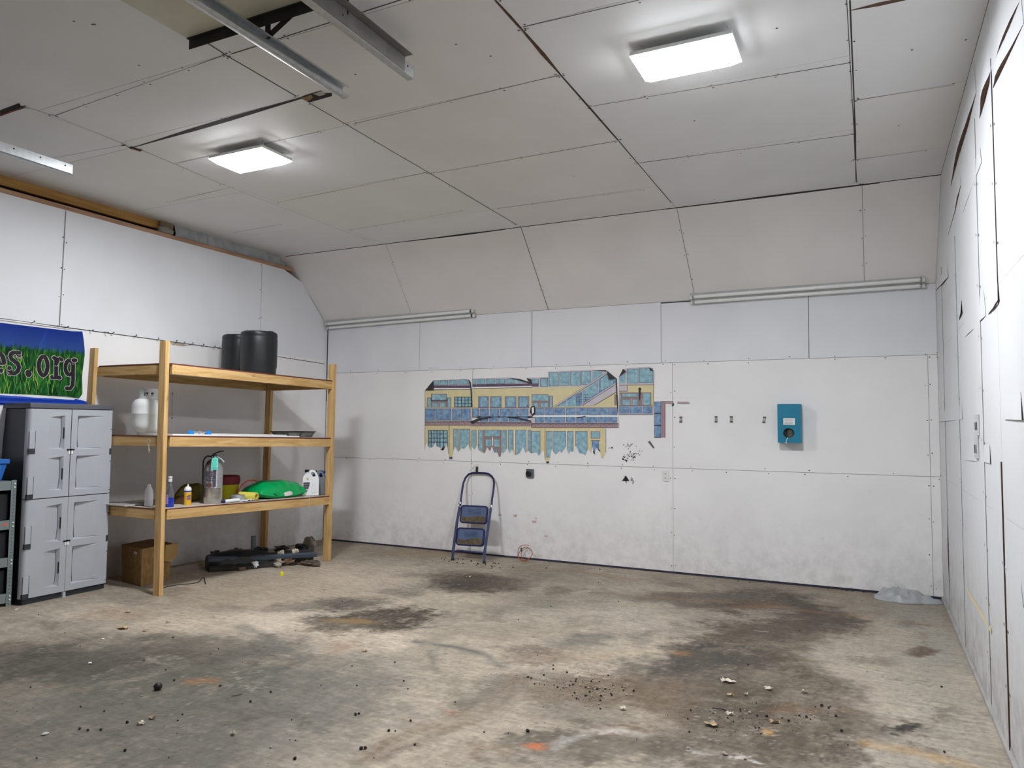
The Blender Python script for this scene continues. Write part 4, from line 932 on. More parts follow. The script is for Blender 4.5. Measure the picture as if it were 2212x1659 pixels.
# white string hanging over the rail
q = hit(669, 1078, 0, 1.085); mb = MB(); yy = q.y; mb.tube([(1.02, yy-.02, LZ(yy)+.004), (xf(yy)+.034, yy, LZ(yy)+.004), (xf(yy)+.036, yy, LZ(yy)-.04), (xf(yy)+.034, yy-.003, LZ(yy)-.11)], .0018, M_white, 6); tag(mb.build('white_string', smooth=True), 'thin white string hanging over the low shelf rail', 'string')

# ---------------- cardboard-brown box under the shelving
t = thing('cardboard_box', 'brown chipboard box on the floor under the shelving', 'box', (.16, -2.92, 0))
M_osb = mat('chipboard', (.20, .11, .035), .85, col2=(.34, .20, .075), scale=28, stretch=(1, 1, .6))
mb = MB(); lo = [(.05, -3.04, 0), (.43, -3.11, 0), (.40, -2.76, 0), (.02, -2.70, 0)]; hi = [(.045, -3.05, .365), (.44, -3.12, .36), (.41, -2.755, .365), (.015, -2.69, .37)]
mb.hexa(lo, hi, M_osb); mb.build('box_body', t, bevel=.003)
mb = MB(); mb.prism([(.442, -2.86, .36), (.428, -2.70, .365), (.41, -2.70, .23), (.42, -2.78, .18), (.432, -2.86, .20)], (.006, 0, 0), mat('flap_cardboard', (.38, .24, .09), .8)); mb.build('side_flap', t)
mb = MB(); q = Vector((.31, -3.109, .325)); mb.prism([q, q+Vector((.05, -.008, -.002)), q+Vector((.05, -.008, -.025)), q+Vector((0, 0, -.022))], (0, .006, 0), mat('box_sticker', (.55, .53, .5), .6)); mb.build('sticker', t)

# ---------------- wrecked bumper and scraps on the floor under the shelving
def fl0(px, py): q = hit(px, py, 2, 0); q.z = 0; return q
L0 = Vector((.30, -2.22, 0)); R0 = Vector((.92, -1.24, 0)); D = (R0-L0); nrm = Vector((D.y, -D.x, 0)).normalized()
t = thing('car_bumper', 'broken black bumper lying on the floor under the shelving', 'car part', lerp(L0, R0, .5))
M_bump = mat('scuffed_black', (.018, .019, .02), .45, var=.5, scale=9); M_blu = mat('grey_blue_bar', (.055, .07, .095), .42)
def sweep(name, a, b, prof, m, bow=.05, n=18, taper=None, wob=.0, seed=1):
    R = random.Random(seed); mb = MB(); vs = []; k = len(prof); d = (b-a); nn_ = Vector((d.y, -d.x, 0)).normalized()
    for i in range(n+1):
        f_ = i/n; s_ = 1 if taper is None else taper(f_); c_ = lerp(a, b, f_)+nn_*bow*(4*f_*(1-f_))
        for u, v in prof: vs.append(c_+nn_*(u*s_+R.uniform(-wob, wob))+Vector((0, 0, max(.0, v*s_+R.uniform(-wob, wob)))))
    fs = [(i*k+j, i*k+(j+1) % k, (i+1)*k+(j+1) % k, (i+1)*k+j) for i in range(n) for j in range(k)]+[list(range(k)), list(range(n*k, n*k+k))[::-1]]
    mb.add(vs, fs, m); return mb.build(name, t, smooth=True, angle=40)
sweep('bumper_skin', L0, lerp(L0, R0, .98), [(-.10, .0), (.08, .0), (.13, .05), (.12, .12), (.05, .17), (-.03, .175), (-.09, .14), (-.12, .06)], M_bump, .04, taper=lambda f: .75+.35*math.sin(PI*min(1, f*1.5+.1)) if f < .6 else .78, wob=.008, seed=4)
sweep('crash_bar', lerp(L0, R0, -.0)+nrm*.10+Vector((0, 0, .10)), R0+nrm*.13+Vector((0, 0, .06)), [(-.02, .0), (.03, .0), (.035, .035), (.02, .05), (-.02, .05)], M_blu, .03)
sweep('lower_grille', lerp(L0, R0, .0)+nrm*.15, lerp(L0, R0, .75)+nrm*.16, [(-.04, 0), (.05, 0), (.05, .04), (0, .06), (-.04, .05)], M_iron, .02, wob=.012, seed=2)
R = random.Random(44)
for k in range(16):
    f_ = R.uniform(-.04, 1.0); c_ = lerp(L0, R0, f_)+nrm*R.uniform(.10, .24); hh_ = R.uniform(.015, .04); dd = D.normalized()*R.uniform(.04, .11); ww = nrm*R.uniform(.02, .05)
    mb = MB(); c_ = c_+Vector((0, 0, hh_)); pr_ = [c_-dd-ww*R.uniform(.3, 1), c_-dd*.3-ww*1.1, c_+dd*R.uniform(.6, 1)-ww*.4, c_+dd*.8+ww*R.uniform(.4, 1), c_-dd*.5+ww]
    pr_ = [q+Vector((0, 0, R.uniform(-.012, .012))) for q in pr_]; mb.prism(pr_, (0, 0, -hh_*.8), R.choice([M_bump, M_iron, M_bump, mat('rust_metal', (.18, .10, .06), .8)])); mb.build('broken_bracket', t)
for k in range(5):
    f_ = .1+.2*k; c_ = lerp(L0, R0, f_)+nrm*-.06+Vector((0, 0, .15)); mb = MB(); mb.blob(c_, (.09, .05, .035), M_bump, .5, 9, 6, 90+k); mb.build('torn_edge', t)
R = random.Random(11)
for k, (f_, o_, sz, m_, nm) in enumerate(((.40, .21, (.045, .035, .045), M_trim, 'white_clip'), (.62, .17, (.075, .03, .05), mat('tan_foam', (.40, .30, .20), .9), 'torn_foam'), (.72, .18, (.06, .04, .04), mat('rust_metal', (.18, .10, .06), .8), 'rusty_bracket'), (.66, .12, (.05, .02, .12), mat('cream_flake', (.70, .64, .50), .8), 'peeled_paint'), (.80, .11, (.04, .02, .11), mat('cream_flake', (.70, .64, .50), .8), 'peeled_paint'))):
    c_ = lerp(L0, R0, f_)+nrm*o_+Vector((0, 0, sz[2] if sz[2] < .06 else .13)); mb = MB(); mb.blob(c_, (sz[0], sz[1], min(sz[2], .03)), m_, .5, 9, 6, k+20); mb.build(nm, t)
# pipe stub standing behind
p = hit(547, 1195, 0, .45); mb = MB(); mb.tube([(p.x, p.y, 0), (p.x, p.y, .30)], .028, mat('grey_pipe', (.13, .14, .15), .5), 20); tag(mb.build('pipe_stub', smooth=True, angle=50), 'short dark grey pipe standing upright behind the bumper', 'pipe')
# brown torn scraps at the right end
M_scr = mat('dirty_cloth', (.10, .08, .06), .9, var=.5, scale=20); M_scr2 = mat('pale_scrap', (.36, .33, .28), .9, var=.3)
for k, (px, py, rx, ry, rz, m_, lb) in enumerate(((672, 1222, .11, .06, .03, M_scr, 'flat dirty brown rag at the right end of the bumper'), (668, 1192, .09, .05, .09, M_scr2, 'torn pale grey scrap behind the right end of the bumper'), (600, 1226, .05, .04, .03, M_scr2, 'small pale scrap in front of the bumper'))):
    q = fl0(px, py); mb = MB(); mb.blob((q.x, q.y, rz), (rx, ry, rz), m_, .35, 14, 8, 40+k); tag(mb.build('torn_rag', smooth=True, angle=60), lb, 'rag')

# ---------------- grey plastic cupboard
cx0, cx1, cy0, cy1, ch = -.225, .20, -4.09, -3.325, 1.735
t = thing('utility_cabinet', 'tall grey plastic utility cabinet left of the wooden shelving', 'cabinet', (0, -3.7, 0))
mb = MB(); mb.box((cx0, cy0+.02, .03), (cx1-.005, cy1-.005, ch-.03), M_dk); mb.build('body', t, bevel=.012)
mb = MB(); mb.box((cx0, cy0-.004, ch-.035), (cx1+.012, cy1+.006, ch+.012), mat('cab_top', (.10, .105, .12), .5)); mb.build('top_panel', t, bevel=.008)
mb = MB(); mb.box((cx0, cy0+.01, 0), (cx1, cy1-.002, .045), M_dk); mb.build('plinth', t, bevel=.006)
ym = -3.728; zm = .905
def door(y0, y1, z0, z1, hinge):       # hinge: -1 at y0 side, +1 at y1 side; recesses deepen toward the meeting edge
    mb = MB(); xF = cx1+.024; xB = cx1+.001; np_ = 2
    zz = [z0]; hh = (z1-z0)
    mrg = .055
    ya_, yb_ = (y0+.10, y1-.055) if hinge < 0 else (y0+.055, y1-.08)
    cells = [(z0+mrg, (z0+z1)/2-.03), ((z0+z1)/2+.03, z1-mrg)]
    def F(y, z, d=0): return Vector((xF-d, y, z))
    # face pieces around two recessed panels
    mb.poly([F(y0, z0), F(ya_, z0), F(ya_, z1), F(y0, z1)], M_cab); mb.poly([F(yb_, z0), F(y1, z0), F(y1, z1), F(yb_, z1)], M_cab)
    ze = [z0, cells[0][0], cells[0][1], cells[1][0], cells[1][1], z1]
    for k in (0, 2, 4): mb.poly([F(ya_, ze[k]), F(yb_, ze[k]), F(yb_, ze[k+1]), F(ya_, ze[k+1])], M_cab)
    for c0_, c1_ in cells:
        D_ = .030; b_ = .016
        # inner face tilts: flush at hinge side, deep at meeting side; curved meeting edge
        n = 8; ed = []
        for i in range(n+1):
            f_ = i/n; bow = .016*math.sin(PI*f_); ed.append((c0_+(c1_-c0_)*f_, bow))
        sgn = 1 if hinge < 0 else -1; yd_ = yb_ if hinge < 0 else ya_; yh_ = ya_ if hinge < 0 else yb_
        # meeting-edge wall
        yin = yd_-sgn*(.014)
        topv = [F(yd_, z) for z, b in ed]; inn = [F(yin-sgn*(.010-b*.6), max(c0_+b_, min(c1_-b_, z)), D_) for z, b in ed]
        mb.add(topv+inn, [(i, i+1, n+1+i+1, n+1+i) for i in range(n)], M_cab)
        hin = [F(yh_, z) for z, b in ed]
        inh = [F(yh_+sgn*.05, max(c0_+b_, min(c1_-b_, z)), .000) for z, b in ed]
        mb.add(inn+inh, [(i, i+1, n+1+i+1, n+1+i) for i in range(n)], M_cab); mb.add(inh+hin, [(i, i+1, n+1+i+1, n+1+i) for i in range(n)], M_cab)
        mb.poly([F(yh_, c0_), F(yd_, c0_), inn[0], inh[0]], M_cab); mb.poly([F(yh_, c1_), F(yd_, c1_), inn[-1], inh[-1]], M_cab)
    # edges and back
    mb.box((xB, y0, z0), (xF-.0005, y0+.002, z1), M_cab); mb.box((xB, y1-.002, z0), (xF-.0005, y1, z1), M_cab); mb.box((xB, y0, z0), (xF-.0005, y1, z0+.002), M_cab); mb.box((xB, y0, z1-.002), (xF-.0005, y1, z1), M_cab)
    mb.fixn = False
    d_ = mb.build('door', t)
    if hinge < 0:                      # wrap-round hinge side with two notches per door
        mb = MB(); n = 6; vs = []
        zsn = [z0, z1]
        for z in zsn:
            for i in range(n+1):
                a_ = PI/2*i/n; vs.append((cx1-.026+.05*math.cos(a_), y0+.0-.05*math.sin(a_)*.6, z))
        mb.add(vs, [(i, i+1, n+1+i+1, n+1+i) for i in range(n)], M_cab)
        mb.build('hinge_edge', d_, smooth=True)
        for zc in (z0+.095, (z0+z1)/2+.10):
            mb = MB(); ww = .030
            mb.box((cx1+.0, y0-.018, zc-.095), (xF+.004, y0+ww, zc+.095), M_cab); hb = mb.build('hinge_block', d_, bevel=.003)
            mb = MB(); mb.box((cx1-.005, y0-.022, zc-.10), (xF+.0055, y0+ww+.001, zc-.055), M_dk); mb.build('hinge_foot', d_)
            mb = MB(); mb.box((cx1, y0+ww, zc-.098), (xF+.0015, y0+ww+.004, zc+.098), M_blk); mb.build('hinge_gap', d_)
    else:
        for zc in (z0+.03, (z0+z1)/2, z1-.18, z0+.30):
            mb = MB(); mb.box((cx1-.002, y1-.012, zc-.003), (xF+.001, y1+.003, zc+.003), M_blk); mb.build('hinge_gap', d_)
        mb = MB(); mb.box((cx1-.006, y1-.020, (z0+z1)/2-.03), (xF+.002, y1+.004, (z0+z1)/2+.03), M_dk); mb.build('hinge_block', d_, bevel=.003)
    # latch slot in the meeting edge
    mb = MB(); ys_ = (y1-.052) if hinge < 0 else None
    if hinge < 0:
        for c0_, c1_ in cells: mb = MB(); mb.box((xF-.016, ys_-.010, (c0_+c1_)/2-.055), (xF-.0025, ys_+.0, (c0_+c1_)/2+.045), M_blk); mb.build('finger_slot', d_)
    mb = MB(); yl = (y1-.018, y1-.002) if hinge < 0 else (y0+.002, y0+.018); zc = (z0+z1)/2+.02
    mb.box((xF, yl[0]-.012, zc), (xF+.008, yl[1]+.012, zc+.014), M_blk); mb.box((xF, yl[0], zc-.03), (xF+.006, yl[1], zc), M_trim); mb.build('latch', d_, bevel=.001)
door(cy0+.012, ym-.004, zm+.004, ch-.04, -1); door(ym+.003, cy1-.004, zm+.004, ch-.04, 1)
door(cy0+.012, ym-.0012, .055, zm-.004, -1); door(ym+.0012, cy1-.004, .055, zm-.004, 1)
mb = MB(); mb.box((cx1, ym-.015, 0), (cx1+.024, ym+.012, .05), M_cab); mb.build('centre_foot', t)

# ---------------- perforated steel shelf unit at the left edge
t = thing('steel_shelving', 'grey perforated steel shelf unit at the left edge of the photo', 'shelving', (-.05, -4.6, 0))
M_sg = mat('steel_grey_green', (.21, .245, .245), .45, .2)
sy = -4.128; sz = 1.075
def angle_post(x, y, sgnx, sgny):
    mb = MB(); mb.box((x-.003*sgnx if sgnx > 0 else x, min(y, y+sgny*.042), 0), (x if sgnx > 0 else x+.003, max(y, y+sgny*.042), sz), M_sg)
    mb.box((min(x, x-sgnx*.04), y-.0015, 0), (max(x, x-sgnx*.04), y+.0015, sz), M_sg)
    for k in range(34):
        z = .02+k*.031; dot(mb, (x, y+sgny*.022, z), (sgnx, 0, 0), .0042, M_blk, .0012)
    mb.build('upright', t)
angle_post(.125, sy, 1, -1); angle_post(-.22, sy, -1, -1); angle_post(.125, -5.05, 1, 1); angle_post(-.22, -5.05, -1, 1)
for z in (sz-.085, .655, .335, .03):
    mb = MB(); mb.box((-.215, -5.05, z+.06), (.118, sy-.004, z+.075), M_sg); mb.box((.112, -5.05, z), (.121, sy-.004, z+.078), M_sg); mb.box((-.218, -5.05, z), (-.212, sy-.004, z+.078), M_sg)
    mb.build('shelf', t, bevel=.001)
    mb = MB()
    for zz in (z+.024, z+.055): mb.lathe([(.007, 0), (.007, .004), (.004, .005)], M_trim, (.1262, sy-.015, zz), 10, T=Vector((1, 0, 0)).to_track_quat('Z', 'Y').to_matrix())
    mb.build('bolt', t, smooth=True)
mb = MB(); mb.box((-.222, -5.05, .01), (-.217, sy, sz), M_blk); mb.box((-.2, sy-.006, .01), (.105, sy-.004, sz-.02), M_blk); mb.build('back_panel', t)
q = hit(11, 1133, 0, .122); mb = MB(); mb.lathe([(.013, 0), (.013, .001)], mat('red_sticker', (.80, .10, .06), .5), (q.x, q.y, q.z), 14, T=Vector((1, 0, 0)).to_track_quat('Z', 'Y').to_matrix()); mb.build('sticker', t)
for z, h_ in ((.73, .23), (.41, .22), (.105, .20)):
    mb = MB(); mb.box((-.19, -4.98, z+.001), (.085, sy-.03, z+h_), M_blk); tag(mb.build('storage_bin', bevel=.01), {.73: 'black bin on the upper tier of the steel shelf unit', .41: 'black bin on the middle tier of the steel shelf unit', .105: 'black bin on the lowest tier of the steel shelf unit'}[z], 'bin', 'black bins in the steel shelf unit')
# blue tote on top
q = hit(30, 996, 0, .09)
t = thing('storage_tote', 'blue plastic tote on top of the steel shelf unit', 'tote', (-.05, -4.45, sz-.008))
M_tote = mat('tote_blue', (.02, .13, .45), .4); z0 = sz-.009
mb = MB(); mb.hexa([(-.17, -4.60, z0), (.05, -4.60, z0), (.05, -4.21, z0), (-.17, -4.21, z0)], [(-.19, -4.63, z0+.15), (.075, -4.63, z0+.15), (.075, -4.18, z0+.15), (-.19, -4.18, z0+.15)], M_tote); mb.build('bin_body', t, bevel=.01)
mb = MB(); mb.box((-.20, -4.64, z0+.15), (.088, -4.168, z0+.19), M_tote); mb.build('lid', t, bevel=.006)
for yy in (-4.24, -4.42): mb = MB(); mb.box((.06, yy-.008, z0+.02), (.078, yy+.008, z0+.145), M_tote); mb.build('rib', t, bevel=.003)

# ---------------- banner on the left wall
def LP(px, py, off=0): return hitl(px, py, off)
BX = .012
bt = thing('printed_banner', 'blue sky and green grass banner with es.org lettering on the left wall', 'banner', (0, -4.2, 1.8))
gm = bpy.data.materials.new('grass_print'); gm.use_nodes = True; nt = gm.node_tree; L = nt.links.new; b = nt.nodes['Principled BSDF']; b.inputs['Roughness'].default_value = .35
tc = nd(nt, 'ShaderNodeTexCoord'); sp_ = nd(nt, 'ShaderNodeSeparateXYZ'); L(tc.outputs['Object'], sp_.inputs[0])
mpg = nd(nt, 'ShaderNodeMapping'); mpg.inputs['Scale'].default_value = (1, 30, 6); mpg.inputs['Rotation'].default_value = (.25, 0, 0); L(tc.outputs['Object'], mpg.inputs[0])
ng = nd(nt, 'ShaderNodeTexNoise', i_Scale=1.3, i_Detail=6.0, i_Distortion=1.2); L(mpg.outputs[0], ng.inputs['Vector'])
rg = nd(nt, 'ShaderNodeValToRGB'); L(ng.outputs[0], rg.inputs[0]); el = rg.color_ramp.elements; el[0].position = .34; el[0].color = (.004, .035, .012, 1); el[1].position = .70; el[1].color = (.12, .42, .05, 1); e2 = el.new(.5); e2.color = (.012, .16, .03, 1)
nh = nd(nt, 'ShaderNodeTexNoise', i_Scale=55.0, i_Detail=4.0); mph = nd(nt, 'ShaderNodeMapping'); mph.inputs['Scale'].default_value = (1, 1, .12); L(tc.outputs['Object'], mph.inputs[0]); L(mph.outputs[0], nh.inputs['Vector'])
mh = nd(nt, 'ShaderNodeMath', operation='MULTIPLY_ADD', i_1=.16, i_2=-.08); L(nh.outputs[0], mh.inputs[0])
ah = nd(nt, 'ShaderNodeMath', operation='ADD'); L(sp_.outputs[2], ah.inputs[0]); L(mh.outputs[0], ah.inputs[1])
gz = nd(nt, 'ShaderNodeMapRange', i_1=.445, i_2=.475); L(ah.outputs[0], gz.inputs[0])
sk = nd(nt, 'ShaderNodeMapRange', i_1=.40, i_2=.66); L(sp_.outputs[2], sk.inputs[0])
skc = nd(nt, 'ShaderNodeMix', data_type='RGBA'); L(sk.outputs[0], skc.inputs[0]); skc.inputs[6].default_value = (.07, .19, .58, 1); skc.inputs[7].default_value = (.012, .055, .50, 1)
mxg = nd(nt, 'ShaderNodeMix', data_type='RGBA'); L(gz.outputs[0], mxg.inputs[0]); L(rg.outputs[0], mxg.inputs[6]); L(skc.outputs[2], mxg.inputs[7]); L(mxg.outputs[2], b.inputs['Base Color'])
zT, zB = 2.452, 1.825; yR = -3.512; yLft = -6.2
right_edge = [(178, 716), (181, 735), (183, 755), (183, 768), (180, 790), (177, 815), (178, 838), (178, 851), (172, 859), (163, 859)]
mb = MB(); e_ = [LP(*q, BX) for q in right_edge]
cols = [-6.2, -5.6, -5.1, -4.8, -4.6, -4.4, -4.2, -4.0, -3.8, -3.65, -3.56]; vs = []
for off in (BX, BX-.003):
    for y in cols: vs += [Vector((xl(y, zB)+off, y, zB+.004)), Vector((xl(y, zT)+off, y, zT))]
k = len(cols); fs = [(2*i, 2*i+2, 2*i+3, 2*i+1) for i in range(k-1)]+[(2*k+2*i, 2*k+2*i+1, 2*k+2*i+3, 2*k+2*i+2) for i in range(k-1)]
mb.add(vs, fs, gm)
mb.prism([vs[2*k-2]]+e_[::-1]+[vs[2*k-1]], (-.003, 0, 0), gm); mb.fixn = False; mb.build('print', bt)
wb = [LP(-5, 848, BX-.001), LP(100, 855, BX-.001), LP(150, 859, BX-.001), LP(164, 860, BX-.001), LP(160, 864, BX-.001), LP(100, 860, BX-.001), LP(-5, 855, BX-.001)]
mb.prism(wb, (-.002, 0, 0), M_trim); mb.build('white_border', bt); mb = MB(); wt = [LP(-5, 690.5, BX-.001), LP(120, 707, BX-.001), LP(176, 715.5, BX-.001), LP(120, 705, BX-.001), LP(60, 696, BX-.001), LP(-5, 688, BX-.001)]; mb.prism(wt, (-.002, 0, 0), M_trim); mb.build('white_border', bt)
# letters drawn as thick strokes, slab serif
sx_, = (1,)
def LPt(px, py, off): q = LP(px, py, BX); return Vector((q.x+off, q.y, q.z))
M_let = mat('letter_black', (.012, .010, .014), .4); M_out = mat('letter_outline', (.62, .55, .55), .4)
def thick(mb, pts, w, m, off, closed=False):
    P = [LPt(x_, y_, off) for x_, y_ in pts]; k = len(P); w_ = w if isinstance(w, list) else [w]*k; vs = []
    for i in range(k):
        a_ = P[(i-1) % k] if (i or closed) else P[i]; b_ = P[(i+1) % k] if (i < k-1 or closed) else P[i]
        d = (b_-a_).normalized(); s_ = Vector((1, 0, 0)).cross(d).normalized(); vs += [P[i]-s_*w_[i]/2, P[i]+s_*w_[i]/2]
    mb.add(vs, [(2*i, 2*i+1, (2*i+3) % (2*k), (2*i+2) % (2*k)) for i in range(k if closed else k-1)], m)
    if not closed:
        for i, q in ((0, P[0]), (k-1, P[-1])): mb.poly([q+Vector((0, math.cos(t_), math.sin(t_)))*w_[i]/2 for t_ in [j*PI/6 for j in range(12)]], m)
def arc(cx_, cy_, rx, ry, a0, a1, n=14): return [(cx_+rx*math.cos(math.radians(a0+(a1-a0)*i/n)), cy_+ry*math.sin(math.radians(a0+(a1-a0)*i/n))) for i in range(n+1)]
LW = .038
glyphs = {
 'e': [[(-14, 783), (8, 784)], arc(-4, 783, 12, 20, 0, -180)+arc(-4, 783, 12, 20, 180, 60)],
 's': [[(41, 762), (40.5, 770)], [(41, 767), (36, 761.5), (30, 761), (24, 764), (22, 770), (25, 776), (32, 781), (38, 786), (41, 793), (38, 802), (31, 807), (25, 806), (20, 800)], [(20, 795), (20, 806)]],
 '.': [[(61, 805), (61.5, 808)]],
 'o': [arc(93, 790.5, 9.5, 20, 0, 360, 24)],
 'r': [[(116.5, 773), (121, 773.5), (121, 814)], [(112, 814.5), (129, 816)], [(121, 786), (124, 779), (129, 775), (133, 777)]],
 'g': [arc(149.5, 794, 8.5, 15.5, 0, 360, 20), [(158, 778), (163, 778)], [(158, 782), (157.5, 800), (157.5, 820), (156.5, 832), (152, 838.5), (144, 838.5)]],
}
for ch, sts in glyphs.items():
    mb = MB()
    for st_ in sts:
        cl_ = len(st_) > 18 and ch in 'og'
        w_ = LW*(1.5 if ch == '.' else 1.0)
        thick(mb, st_[:-1] if cl_ else st_, w_+.009, M_out, .0016, cl_)
    for st_ in sts:
        cl_ = len(st_) > 18 and ch in 'og'
        w_ = LW*(1.5 if ch == '.' else 1.0); thick(mb, st_[:-1] if cl_ else st_, w_, M_let, .0028, cl_)
    mb.fixn = False; mb.build('letter', bt)
mb = MB(); R = random.Random(12)                       # long bright blades in the print
for k in range(110):
    px = R.uniform(-10, 172); py = 862-R.random()*60 if R.random() < .75 else R.uniform(770, 800); hh = R.uniform(12, 40); ln_ = R.uniform(-14, 14)
    if py-hh < 762: hh = max(6, py-764)
    py = min(py, 852+px*.04); a_ = LPt(px, py, .0009); b_ = LPt(px+ln_*.4, py-hh*.6, .0009); c_ = LPt(px+ln_, py-hh, .0009)
    if max(a_.y, b_.y, c_.y) > -3.55: continue
    w_ = R.uniform(.002, .006); mb.add([a_, a_+Vector((0, w_, 0)), b_+Vector((0, w_, 0)), b_, c_], [(0, 1, 2, 3), (3, 2, 4)], R.choice([mat('blade_light', (.16, .50, .07), .4), mat('blade_yellow', (.35, .55, .06), .4), mat('blade_mid', (.02, .28, .05), .4)]))
mb.fixn = False; mb.build('grass_blades', bt)
mb = MB(); pp = [LP(-5, 852, .006), LP(100, 859, .006), LP(166, 862, .006), LP(186, 867, .006), LP(187, 874, .006), LP(-5, 874, .006)]; pp = [Vector((q.x, q.y, q.z)) for q in pp]; pp[0] = Vector((xl(-5.9, 1.85)+.006, -5.9, pp[0].z)); pp[-1] = Vector((xl(-5.9, 1.7)+.006, -5.9, pp[-1].z)); pp.insert(0, LP(-5, 852, .006)); pp.insert(len(pp)-1, LP(-5, 874, .006)); pp[0], pp[1] = pp[1], pp[0]
mb.prism(pp, (-.004, 0, 0), mat('banner_blue', (.01, .05, .42), .35)); tag(mb.build('blue_board'), 'plain blue board edge showing below the grass banner', 'board')

# ---------------- bent nails along the seam of the left wall
base_n = None
for k, px in enumerate((65, 139, 193, 237, 224, 286, 337, 376, 391, 409, 434, 457, 467, 622, 651, 677)):
    py = 688+(px)*(753-688)/480 if px < 500 else 770+(px-598)*16/102
    q = LP(px, py); mb = MB(); a_ = Vector((.0, 0, 0)); L_ = .05 if px < 480 else .025
    if base_n is None:
        mb.tube([q+Vector((-.005, 0, 0)), q+Vector((.03, .004, -.002)), q+Vector((L_, .008, .010))], .003, M_nail, 6); mb.tube([q+Vector((L_, .008, .010)), q+Vector((L_+.003, .0085, .0105))], .007, M_nail, 8)
        base_n = mb.build('nail', smooth=True); o = base_n; base_q = q; base_loc = o.location.copy()
    else:
        o = base_n.copy(); COL.objects.link(o); o.location = base_loc+(q-base_q); o.rotation_euler = (random.uniform(-.6, .6), random.uniform(-.2, .3), random.uniform(-.3, .3))
        if px > 480: o.scale = (.6, .7, .7)
    tag(o, 'bent dark nail sticking out of the left wall seam', 'nail', 'nails along the left wall seam')

# ================================================================== TORN MURAL ON THE BACK WALL
def alb(r, g, b):
    m_ = (r+g+b)/3; r, g, b = [m_+(c-m_)*.66 for c in (r, g, b)]
    return tuple(float(x) for x in np.clip(srgb(r, g, b)/.60, 0, .95))
MY = mat('mural_yellow', alb(188, 172, 116), .45, var=.06, scale=9); MT = mat('mural_teal', alb(78, 130, 156), .4, col2=alb(122, 170, 178), scale=22); MBl = mat('mural_blue', alb(58, 92, 150), .4, col2=alb(104, 146, 178), scale=20)
MF = mat('mural_lilac', alb(164, 156, 166), .4); MBr = mat('mural_brown', alb(122, 102, 104), .4); MPk = mat('mural_brick', alb(160, 124, 128), .4); MPu = mat('mural_purple', alb(84, 62, 88), .4, var=.2); MLn = mat('mural_ink', alb(40, 34, 48), .5); MW = mat('mural_pale', alb(205, 198, 196), .4); MK = mat('mural_backing', (.035, .036, .034), .6)
def U(X, Y, off=.004): return hit(900+X/6.637, 770+Y/6.637, 1, -off)
JAG = [(110, 1330), (140, 1240), (180, 1305), (230, 1300), (265, 1225), (290, 1290), (350, 1310), (395, 1290), (430, 1255), (455, 1400), (470, 1460), (510, 1460), (525, 1360), (545, 1290), (600, 1370), (640, 1310), (680, 1325), (740, 1250), (775, 1360), (790, 1290), (830, 1340), (865, 1260), (890, 1340), (975, 1390), (1010, 1300), (1050, 1360), (1080, 1285), (1110, 1380), (1130, 1340), (1165, 1390), (1180, 1440), (1200, 1440), (1220, 1370), (1240, 1390), (1305, 1305), (1330, 1390), (1370, 1330), (1405, 1420), (1470, 1390), (1525, 1290), (1560, 1380), (1600, 1350), (1640, 1390), (1710, 1370), (1755, 1425), (1780, 1380), (1820, 1340), (1840, 1480), (1880, 1540), (1910, 1470), (1920, 1380), (1935, 1325), (1990, 1405), (2050, 1345), (2075, 1380), (2145, 1280), (2175, 1395), (2210, 1350), (2240, 1370), (2283, 1275), (2335, 1385), (2380, 1390), (2420, 1415), (2455, 1315), (2500, 1385), (2520, 1290), (2550, 1400), (2568, 1300), (2630, 1370), (2645, 1460), (2675, 1460), (2715, 1370)]
def jy(x):
    for (a, b), (c, d) in zip(JAG[:-1], JAG[1:]):
        if a <= x <= c: return b+(d-b)*(x-a)/(c-a)
    return JAG[0][1] if x < 110 else JAG[-1][1]
def jpoly(x0, x1, y0):
    b = [(x, y) for x, y in JAG if x0 < x < x1]; return [(x0, y0), (x1, y0), (x1, jy(x1))]+b[::-1]+[(x0, jy(x0))]
mt_ = thing('torn_mural', 'torn printed mural of a yellow two-storey building with blue windows', 'mural', tuple(U(1500, 1000, 0)))
class Sheet:
    def __init__(s): s.mb = MB(); s.mb.fixn = False
    def p(s, pts, m, lv=1): s.mb.poly([U(x, y, .003+.0007*lv) for x, y in pts], m); return s
    def r(s, x0, y0, x1, y1, m, lv=1): return s.p([(x0, y0), (x1, y0), (x1, y1), (x0, y1)], m, lv)
    def pane(s, x0, y0, x1, y1, m=None, fr=None, t=9, lv=2):
        s.r(x0-t, y0-t, x1+t, y1+(t if y1 else 0), fr or MBr, lv); return s.r(x0, y0, x1, y1, m or MT, lv+1)
    def jpane(s, x0, x1, y0, m=None, t=9, lv=2):
        f = lambda P, c: [(x, min(y, c)) for x, y in P]
        s.p(f(jpoly(x0-t, x1+t, y0-t), 1448), MBr, lv); return s.p(f(jpoly(x0, x1, y0), 1438), m or MT, lv+1)
    def line(s, a, b, t, m, lv=5):
        dx, dy = b[0]-a[0], b[1]-a[1]; l = math.hypot(dx, dy); nx, ny = -dy/l*t/2, dx/l*t/2
        return s.p([(a[0]+nx, a[1]+ny), (b[0]+nx, b[1]+ny), (b[0]-nx, b[1]-ny), (a[0]-nx, a[1]-ny)], m, lv)
    def done(s, n): return s.mb.build(n, mt_)
def rail(S, cells, y0, y1, x0, x1, m=MBl):
    S.r(x0, y0-14, x1, y1+14, MF, 4); S.line((x0, y0-14), (x1, y0-14), 5, MLn, 5); S.line((x0, y1+16), (x1, y1+16), 5, MLn, 5)
    for a, b in cells: S.r(a-4, y0-3, b+4, y1+3, MLn, 5); S.r(a, y0, b, y1, m, 6)
